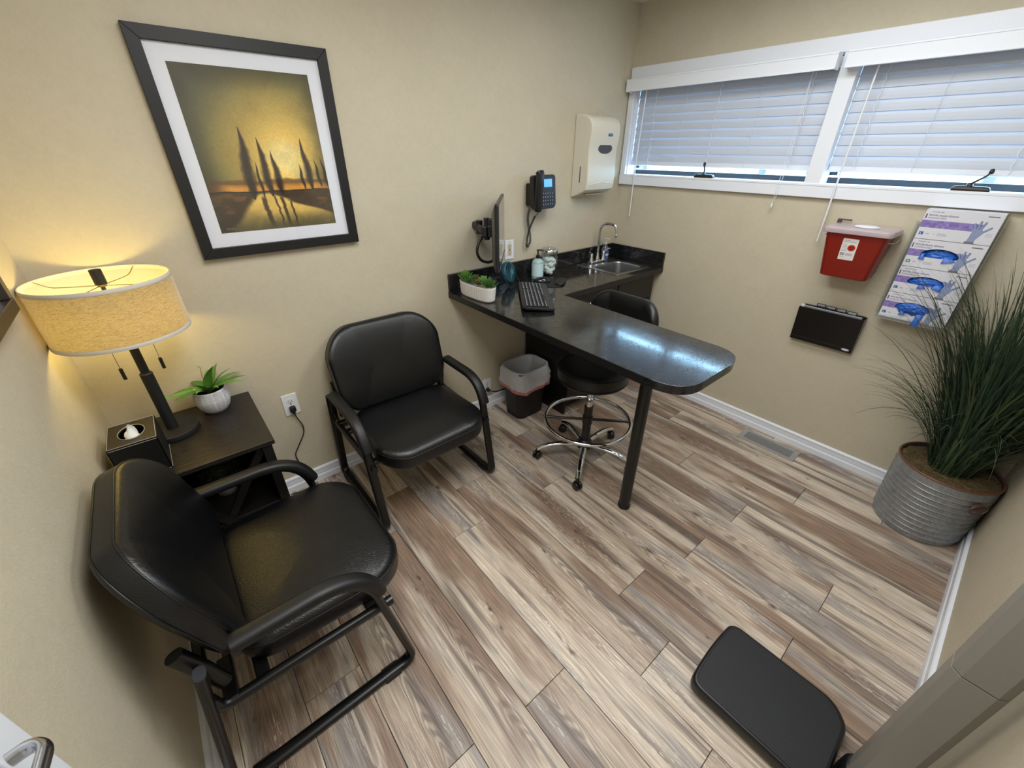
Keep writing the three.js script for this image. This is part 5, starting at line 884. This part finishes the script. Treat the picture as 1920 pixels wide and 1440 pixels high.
// ---------------------------------------------------------------- black wall file pocket
{
  const t = thing('wall_file_pocket', 'black wall file pocket below the sharps container', 'file holder', [0, 0.684, 1.545]), w = 0.152, H = 0.2;
  const m = std('#08080a', 0.25), side = (z) => { const g = extrude([[-0.001, 0], [-0.001, H], [-0.062, H - 0.004], [-0.03, 0]], 0.003, {}); return g.translate(0, 0, z); };
  const front = extrude(rrect(2 * w, H * 1.012, 0.004, 3), 0.004, { bevel: 0.001 }); front.rotateY(-PI / 2); front.rotateZ(Math.atan2(0.032, H)); front.translate(-0.045, H / 2, 0);
  obj('front_panel', front, m, t); obj('side_panel', side(-w), m, t); obj('side_panel', side(w - 0.003), m, t); obj('back_panel', bb(-0.004, -0.0005, 0, H, -w, w), m, t); obj('bottom_panel', bb(-0.031, -0.001, 0, 0.003, -w, w), m, t);
  const el = [...Array(32)].map((_, i) => [0.018 * Math.cos(i / 32 * 2 * PI), 0.0065 * Math.sin(i / 32 * 2 * PI)]);
  const lo = extrude(el, 0.001, {}); lo.rotateY(-PI / 2); lo.rotateZ(Math.atan2(0.032, H)); lo.translate(-0.0355, 0.016, w - 0.03);
  obj('logo_badge', lo, std('#d9dbe0', 0.35), t);
  // folders with index tabs standing in the pocket
  const mG = std('#17181b', 0.4), tabM = std('#9b9da3', 0.35), spots = [-0.085, -0.035, 0.015, 0.065];
  spots.forEach((z, i) => {
    const f = thing('file_folder', ['black folder with the first metal-edged index tab from the left in the wall pocket', 'black folder with the second index tab from the left in the wall pocket', 'black folder with the third index tab from the left in the wall pocket', 'black folder with the rightmost index tab in the wall pocket'][i], 'folder', [0, 0.684, 1.545], 0, 'folders in the wall pocket'), x = -0.012 - i * 0.008;
    obj('sheet', bb(x - 0.0012, x + 0.0012, 0.02, H + 0.006, -w + 0.008, w - 0.008), mG, f);
    obj('tab', [bb(x - 0.002, x + 0.002, H + 0.006, H + 0.023, z, z + 0.044, 0.0018)], mG, f);
    obj('tab_label', bb(x - 0.0026, x - 0.0018, H + 0.009, H + 0.02, z + 0.004, z + 0.04, 0.0002), tabM, f);
  });
  const st = thing('metal_clip_strip', 'silver clip strip along the top of the wall file pocket', 'clip', [0, 0.684, 1.545]);
  obj('strip', bb(-0.0535, -0.0445, H - 0.01, H + 0.007, -w + 0.012, w - 0.014, 0.002), std('#9fa2a8', 0.35, { metalness: 0.6 }), st);
  obj('end_cap', bb(-0.0585, -0.042, H - 0.018, H + 0.012, -w + 0.004, -w + 0.022, 0.003), std('#c9ccd2', 0.35), st);
}
// ---------------------------------------------------------------- floor register
{
  const t = thing('floor_vent', 'grey metal floor vent beside the window wall baseboard', 'vent', [-0.132, 0, 1.511]), m = std('#9d9c9a', 0.4, { metalness: 0.2 });
  const hw = 0.068, hl = 0.169;
  obj('frame', [bb(-hw, hw, 0.0005, 0.006, -hl, -hl + 0.03, 0.002), bb(-hw, hw, 0.0005, 0.006, hl - 0.03, hl, 0.002), bb(-hw, -hw + 0.022, 0.0005, 0.006, -hl + 0.028, hl - 0.028, 0.002), bb(hw - 0.022, hw, 0.0005, 0.006, -hl + 0.028, hl - 0.028, 0.002)], m, t);
  obj('duct', bb(-hw + 0.02, hw - 0.02, 0.0004, 0.0012, -hl + 0.028, hl - 0.028), std('#121212', 0.9), t);
  for (let i = 0; i < 6; i++) { const x = -0.0375 + i * 0.015; obj('slat', bb(x - 0.0036, x + 0.0036, 0.0014, 0.005, -hl + 0.028, hl - 0.028, 0.0008), m, t); }
}
// ---------------------------------------------------------------- galvanised planter with ornamental grass
{
  const X = -0.215, Z = 2.25, H = 0.362, t = thing('grass_planter', 'galvanised metal planter with tall dark ornamental grass in the corner', 'plant', [X, 0, Z]);
  const zinc = dataTex(512, 256, (x, y, c) => { const v = 0.62 + 0.07 * (vnT(x / 6, y / 14, 85, 18, 1) - 0.5) + 0.06 * (vnT(x / 20, y / 20, 25, 12, 2) - 0.5) + 0.06 * (vnT(x / 2, y / 4, 256, 64, 4) - 0.5); c[0] = v * 0.98; c[1] = v; c[2] = v * 1.02; }, { srgb: true, rx: 3, ry: 2 });
  const prof = [[0, 0.001], [0.160, 0.001], [0.164, 0.004]];
  for (let k = 0; k <= 10; k++) { const y = 0.035 + k * 0.028, r = 0.166 + 0.016 * y / H; prof.push([r, y - 0.007], [r + 0.0004, y - 0.0045], [r + 0.0050, y - 0.001], [r + 0.0050, y + 0.001], [r + 0.0006, y + 0.0045]); }
  prof.push([0.1825, 0.34], [0.183, H - 0.004]);
  obj('bucket', lathe(prof, 96), std('#ffffff', 0.38, { map: zinc, metalness: 0.55 }), t);
  obj('rim', new THREE.TorusGeometry(0.182, 0.005, 12, 96).rotateX(PI / 2).translate(0, H - 0.003, 0), std('#7c5546', 0.42, { metalness: 0.4 }), t);
  obj('inner_wall', lathe([[0.1775, H - 0.002], [0.176, H - 0.04]], 64), std('#4d4f50', 0.5, { metalness: 0.4, side: THREE.DoubleSide }), t);
  const hm = std('#6d5246', 0.42, { metalness: 0.4 });
  for (const a of [-0.75]) {
    const n = V(Math.sin(a), 0, Math.cos(a)), q = V(Math.cos(a), 0, -Math.sin(a)), c = n.clone().multiplyScalar(0.19).add(V(0, 0.285, 0));
    const g = new THREE.TorusGeometry(0.036, 0.004, 10, 40); g.scale(1, 0.72, 1); g.rotateY(a); g.translate(c.x + n.x * 0.004, c.y - 0.008, c.z + n.z * 0.004);
    const pl = new THREE.SphereGeometry(1, 24, 12); pl.scale(0.03, 0.02, 0.006); pl.rotateY(a); pl.translate(c.x - n.x * 0.004, c.y, c.z - n.z * 0.004);
    obj('handle', [g, pl], hm, t);
  }
  const r = rng(91), moss = [];
  { const g = new THREE.CircleGeometry(0.177, 64, 0, 2 * PI).rotateX(-PI / 2); const k = new THREE.RingGeometry(0.002, 0.177, 64, 24).rotateX(-PI / 2), p = k.attributes.position; for (let i = 0; i < p.count; i++) p.setY(i, H - 0.03 + 0.018 * fbm(p.getX(i) * 60, p.getZ(i) * 60, 3, 2)); k.computeVertexNormals(); moss.push(k); }
  for (let i = 0; i < 900; i++) { const a = r() * 6.28, d = Math.sqrt(r()) * 0.168, g = new THREE.BoxGeometry(0.012 + 0.012 * r(), 0.0012, 0.0014); g.rotateZ((r() - 0.5) * 1.1); g.rotateY(r() * 6.3); g.translate(Math.cos(a) * d, H - 0.018 + 0.01 * r(), Math.sin(a) * d); moss.push(g); }
  obj('moss', moss, std('#6b5a3a', 0.9), t).userData.kind = 'stuff';
  // grass: ribbons that rise, lean out and droop; kept inside the two walls
  const mats = [std('#203527', 0.5, { side: THREE.DoubleSide }), std('#2d452f', 0.5, { side: THREE.DoubleSide }), std('#4a5a3c', 0.55, { side: THREE.DoubleSide }), std('#8d8a66', 0.6, { side: THREE.DoubleSide })];
  const sets = [[], [], [], []];
  for (let i = 0; i < 1000; i++) {
    const tall = r() < 0.62, a = r() * 2 * PI, d0 = Math.sqrt(r()) * 0.075, L = tall ? 0.62 + 0.42 * r() : 0.35 + 0.42 * r(), lean = (tall ? 0.07 + 0.4 * r() ** 1.2 : 0.2 + 0.65 * r()), wd = (tall ? 0.0034 : 0.0021) * (0.7 + 0.6 * r()), droop = tall ? 0.3 + 0.9 * r() ** 2 : 0.6 + 1.3 * r();
    const p = V(Math.cos(a) * d0, H - 0.02, Math.sin(a) * d0), az = a + (r() - 0.5) * 2.2, n = 11, pos = [], idx = [], st = L / n; let th = lean * 0.45; const yaw = r() * PI;
    let ax = Math.cos(az), azz = Math.sin(az);
    for (let k = 0; k <= n; k++) {
      const f = k / n, w = wd * (0.6 + 0.8 * Math.min(1, f * 4)) * (1 - f ** 2.2) + 0.00035, sx = -azz, sz = ax; const c2 = Math.cos(yaw * 0.35), vx = sx * c2 + 0.0, vz = sz * c2;
      pos.push(p.x - vx * w, p.y - 0.3 * w * Math.sin(yaw), p.z - vz * w, p.x + vx * w, p.y + 0.3 * w * Math.sin(yaw), p.z + vz * w);
      th += (lean * 0.9 + droop * f * f * 2.1) / n; p.x += Math.sin(th) * ax * st; p.z += Math.sin(th) * azz * st; p.y += Math.cos(th) * st;
      const lx = -X - 0.012, lz = RZ - Z - 0.012; if (p.x > lx) { p.x = lx - (p.x - lx) * 0.2; ax *= -0.2; } { const wx = X + p.x, wz = Z + p.z; if (wz > GZ0 - 0.05 && wz < GZ1 + 0.04 && p.y > GB - 0.05 && p.y < 1.45 && wx > GX - 0.03) p.x = GX - 0.03 - X; if (wz > 1.37 && wz < 1.72 && p.y > 0.66 && wx > -0.09) p.x = -0.09 - X; } if (p.z > lz) { p.z = lz - (p.z - lz) * 0.2; azz *= -0.2; }
    }
    for (let k = 0; k < n; k++) { const b = k * 2; idx.push(b, b + 1, b + 2, b + 1, b + 3, b + 2); }
    const g = new THREE.BufferGeometry(); g.setAttribute('position', new THREE.Float32BufferAttribute(pos, 3)); g.setAttribute('uv', new THREE.Float32BufferAttribute(new Float32Array(pos.length / 3 * 2), 2)); g.setIndex(idx); g.computeVertexNormals();
    sets[r() < 0.035 ? 3 : Math.floor(r() * 3)].push(g);
  }
  sets.forEach((s, i) => { const m = obj('grass_blades', s, mats[i], t); m.userData.kind = 'stuff'; });
}
// ---------------------------------------------------------------- weighing scale
{
  const t = thing('weighing_scale', 'weighing scale with black platform and grey column in the lower right', 'scale', [-1.655, 0, 2.1]);
  const out = (g) => { const s = new THREE.Shape(), w = 0.158 - g, z0 = -0.19 + g, z1 = 0.2 - g; s.moveTo(-w + 0.03, z0 - 0.006); s.quadraticCurveTo(0, z0 - 0.018, w - 0.03, z0 - 0.006); s.quadraticCurveTo(w, z0, w, z0 + 0.035); s.lineTo(w, z1 - 0.08); s.quadraticCurveTo(w, z1 - 0.045, w - 0.03, z1 - 0.02); s.quadraticCurveTo(w - 0.05, z1, w - 0.085, z1); s.lineTo(-w + 0.085, z1); s.quadraticCurveTo(-w + 0.05, z1, -w + 0.03, z1 - 0.02); s.quadraticCurveTo(-w, z1 - 0.045, -w, z1 - 0.08); s.lineTo(-w, z0 + 0.035); s.quadraticCurveTo(-w, z0, -w + 0.03, z0 - 0.006); return s.getPoints(10).slice(0, -1).map((p) => [p.x, p.y]); };
  const ring = (g, y) => out(g).map(([a, b]) => V(a, y, b));
  obj('platform', loft([ring(0.02, 0.012), ring(0.004, 0.014), ring(0, 0.022), ring(0, 0.05), ring(0.004, 0.058), ring(0.009, 0.0595)]), std('#0a0a0c', 0.4), t);
  const matB = dataTex(256, 256, (x, y, c) => { const v = 0.5 + 0.5 * Math.sin(x / 256 * 2 * PI * 16) * Math.sin(y / 256 * 2 * PI * 16); c[0] = c[1] = c[2] = v; }, { rx: 12, ry: 12 });
  obj('rubber_mat', uvM(loft([ring(0.011, 0.0593), ring(0.0115, 0.0612), ring(0.014, 0.062)])), std('#121317', 0.5, { bumpMap: matB, bumpScale: 0.0006 }), t);
  for (const [a, b] of [[-0.125, -0.16], [0.125, -0.16], [-0.125, 0.14], [0.125, 0.14]]) obj('foot', cyl(0.016, 0.018, 0.014, a, 0.0002, b, 20), mBlackMatte, t);
  obj('column_socket', loft([[0.05, 0.055, 0.004], [0.052, 0.058, 0.01], [0.05, 0.056, 0.07], [0.044, 0.05, 0.086], [0.036, 0.044, 0.09]].map(([a, b, y]) => oval(a, b, 40, 0.7).map(([u, v]) => V(u - 0.015, y, 0.265 + v)))), mBlack, t);
  const mCol = std('#8d8981', 0.42, { metalness: 0.15 }), P = (k) => [[-0.021, -0.045], [0.021, -0.045], [0.036, -0.028], [0.036, 0.028], [0.021, 0.045], [-0.021, 0.045], [-0.036, 0.028], [-0.036, -0.028]].map(([a, b]) => [a * k, b * k]);
  const colG = (y0, y1, k) => { const s = new THREE.Shape(P(k).map(([a, b]) => new THREE.Vector2(a, -b))); const g = new THREE.ExtrudeGeometry(s, { depth: y1 - y0 - 0.002, bevelEnabled: true, bevelSize: 0.002, bevelThickness: 0.001, bevelOffset: -0.002, bevelSegments: 2 }); g.rotateX(-PI / 2); return g.translate(-0.015, y0 + 0.001, 0.268); };
  obj('column', colG(0.086, 0.652, 1), mCol, t); obj('column', colG(0.6545, 1.28, 1), mCol, t); obj('column_core', colG(0.64, 0.67, 0.93), mBlackMatte, t);
  obj('display_head', loft([[0.06, 0.03, 1.27], [0.1, 0.05, 1.3], [0.12, 0.055, 1.38], [0.1, 0.045, 1.42]].map(([a, b, y]) => rrect(a * 2, b * 2, 0.02, 4).map(([u, v]) => V(u - 0.015, y, 0.268 + v)))), std('#55534f', 0.4), t);
}

for (const l of scene.children) if (l.isLight) l.castShadow = true;
renderer.render(scene, camera);
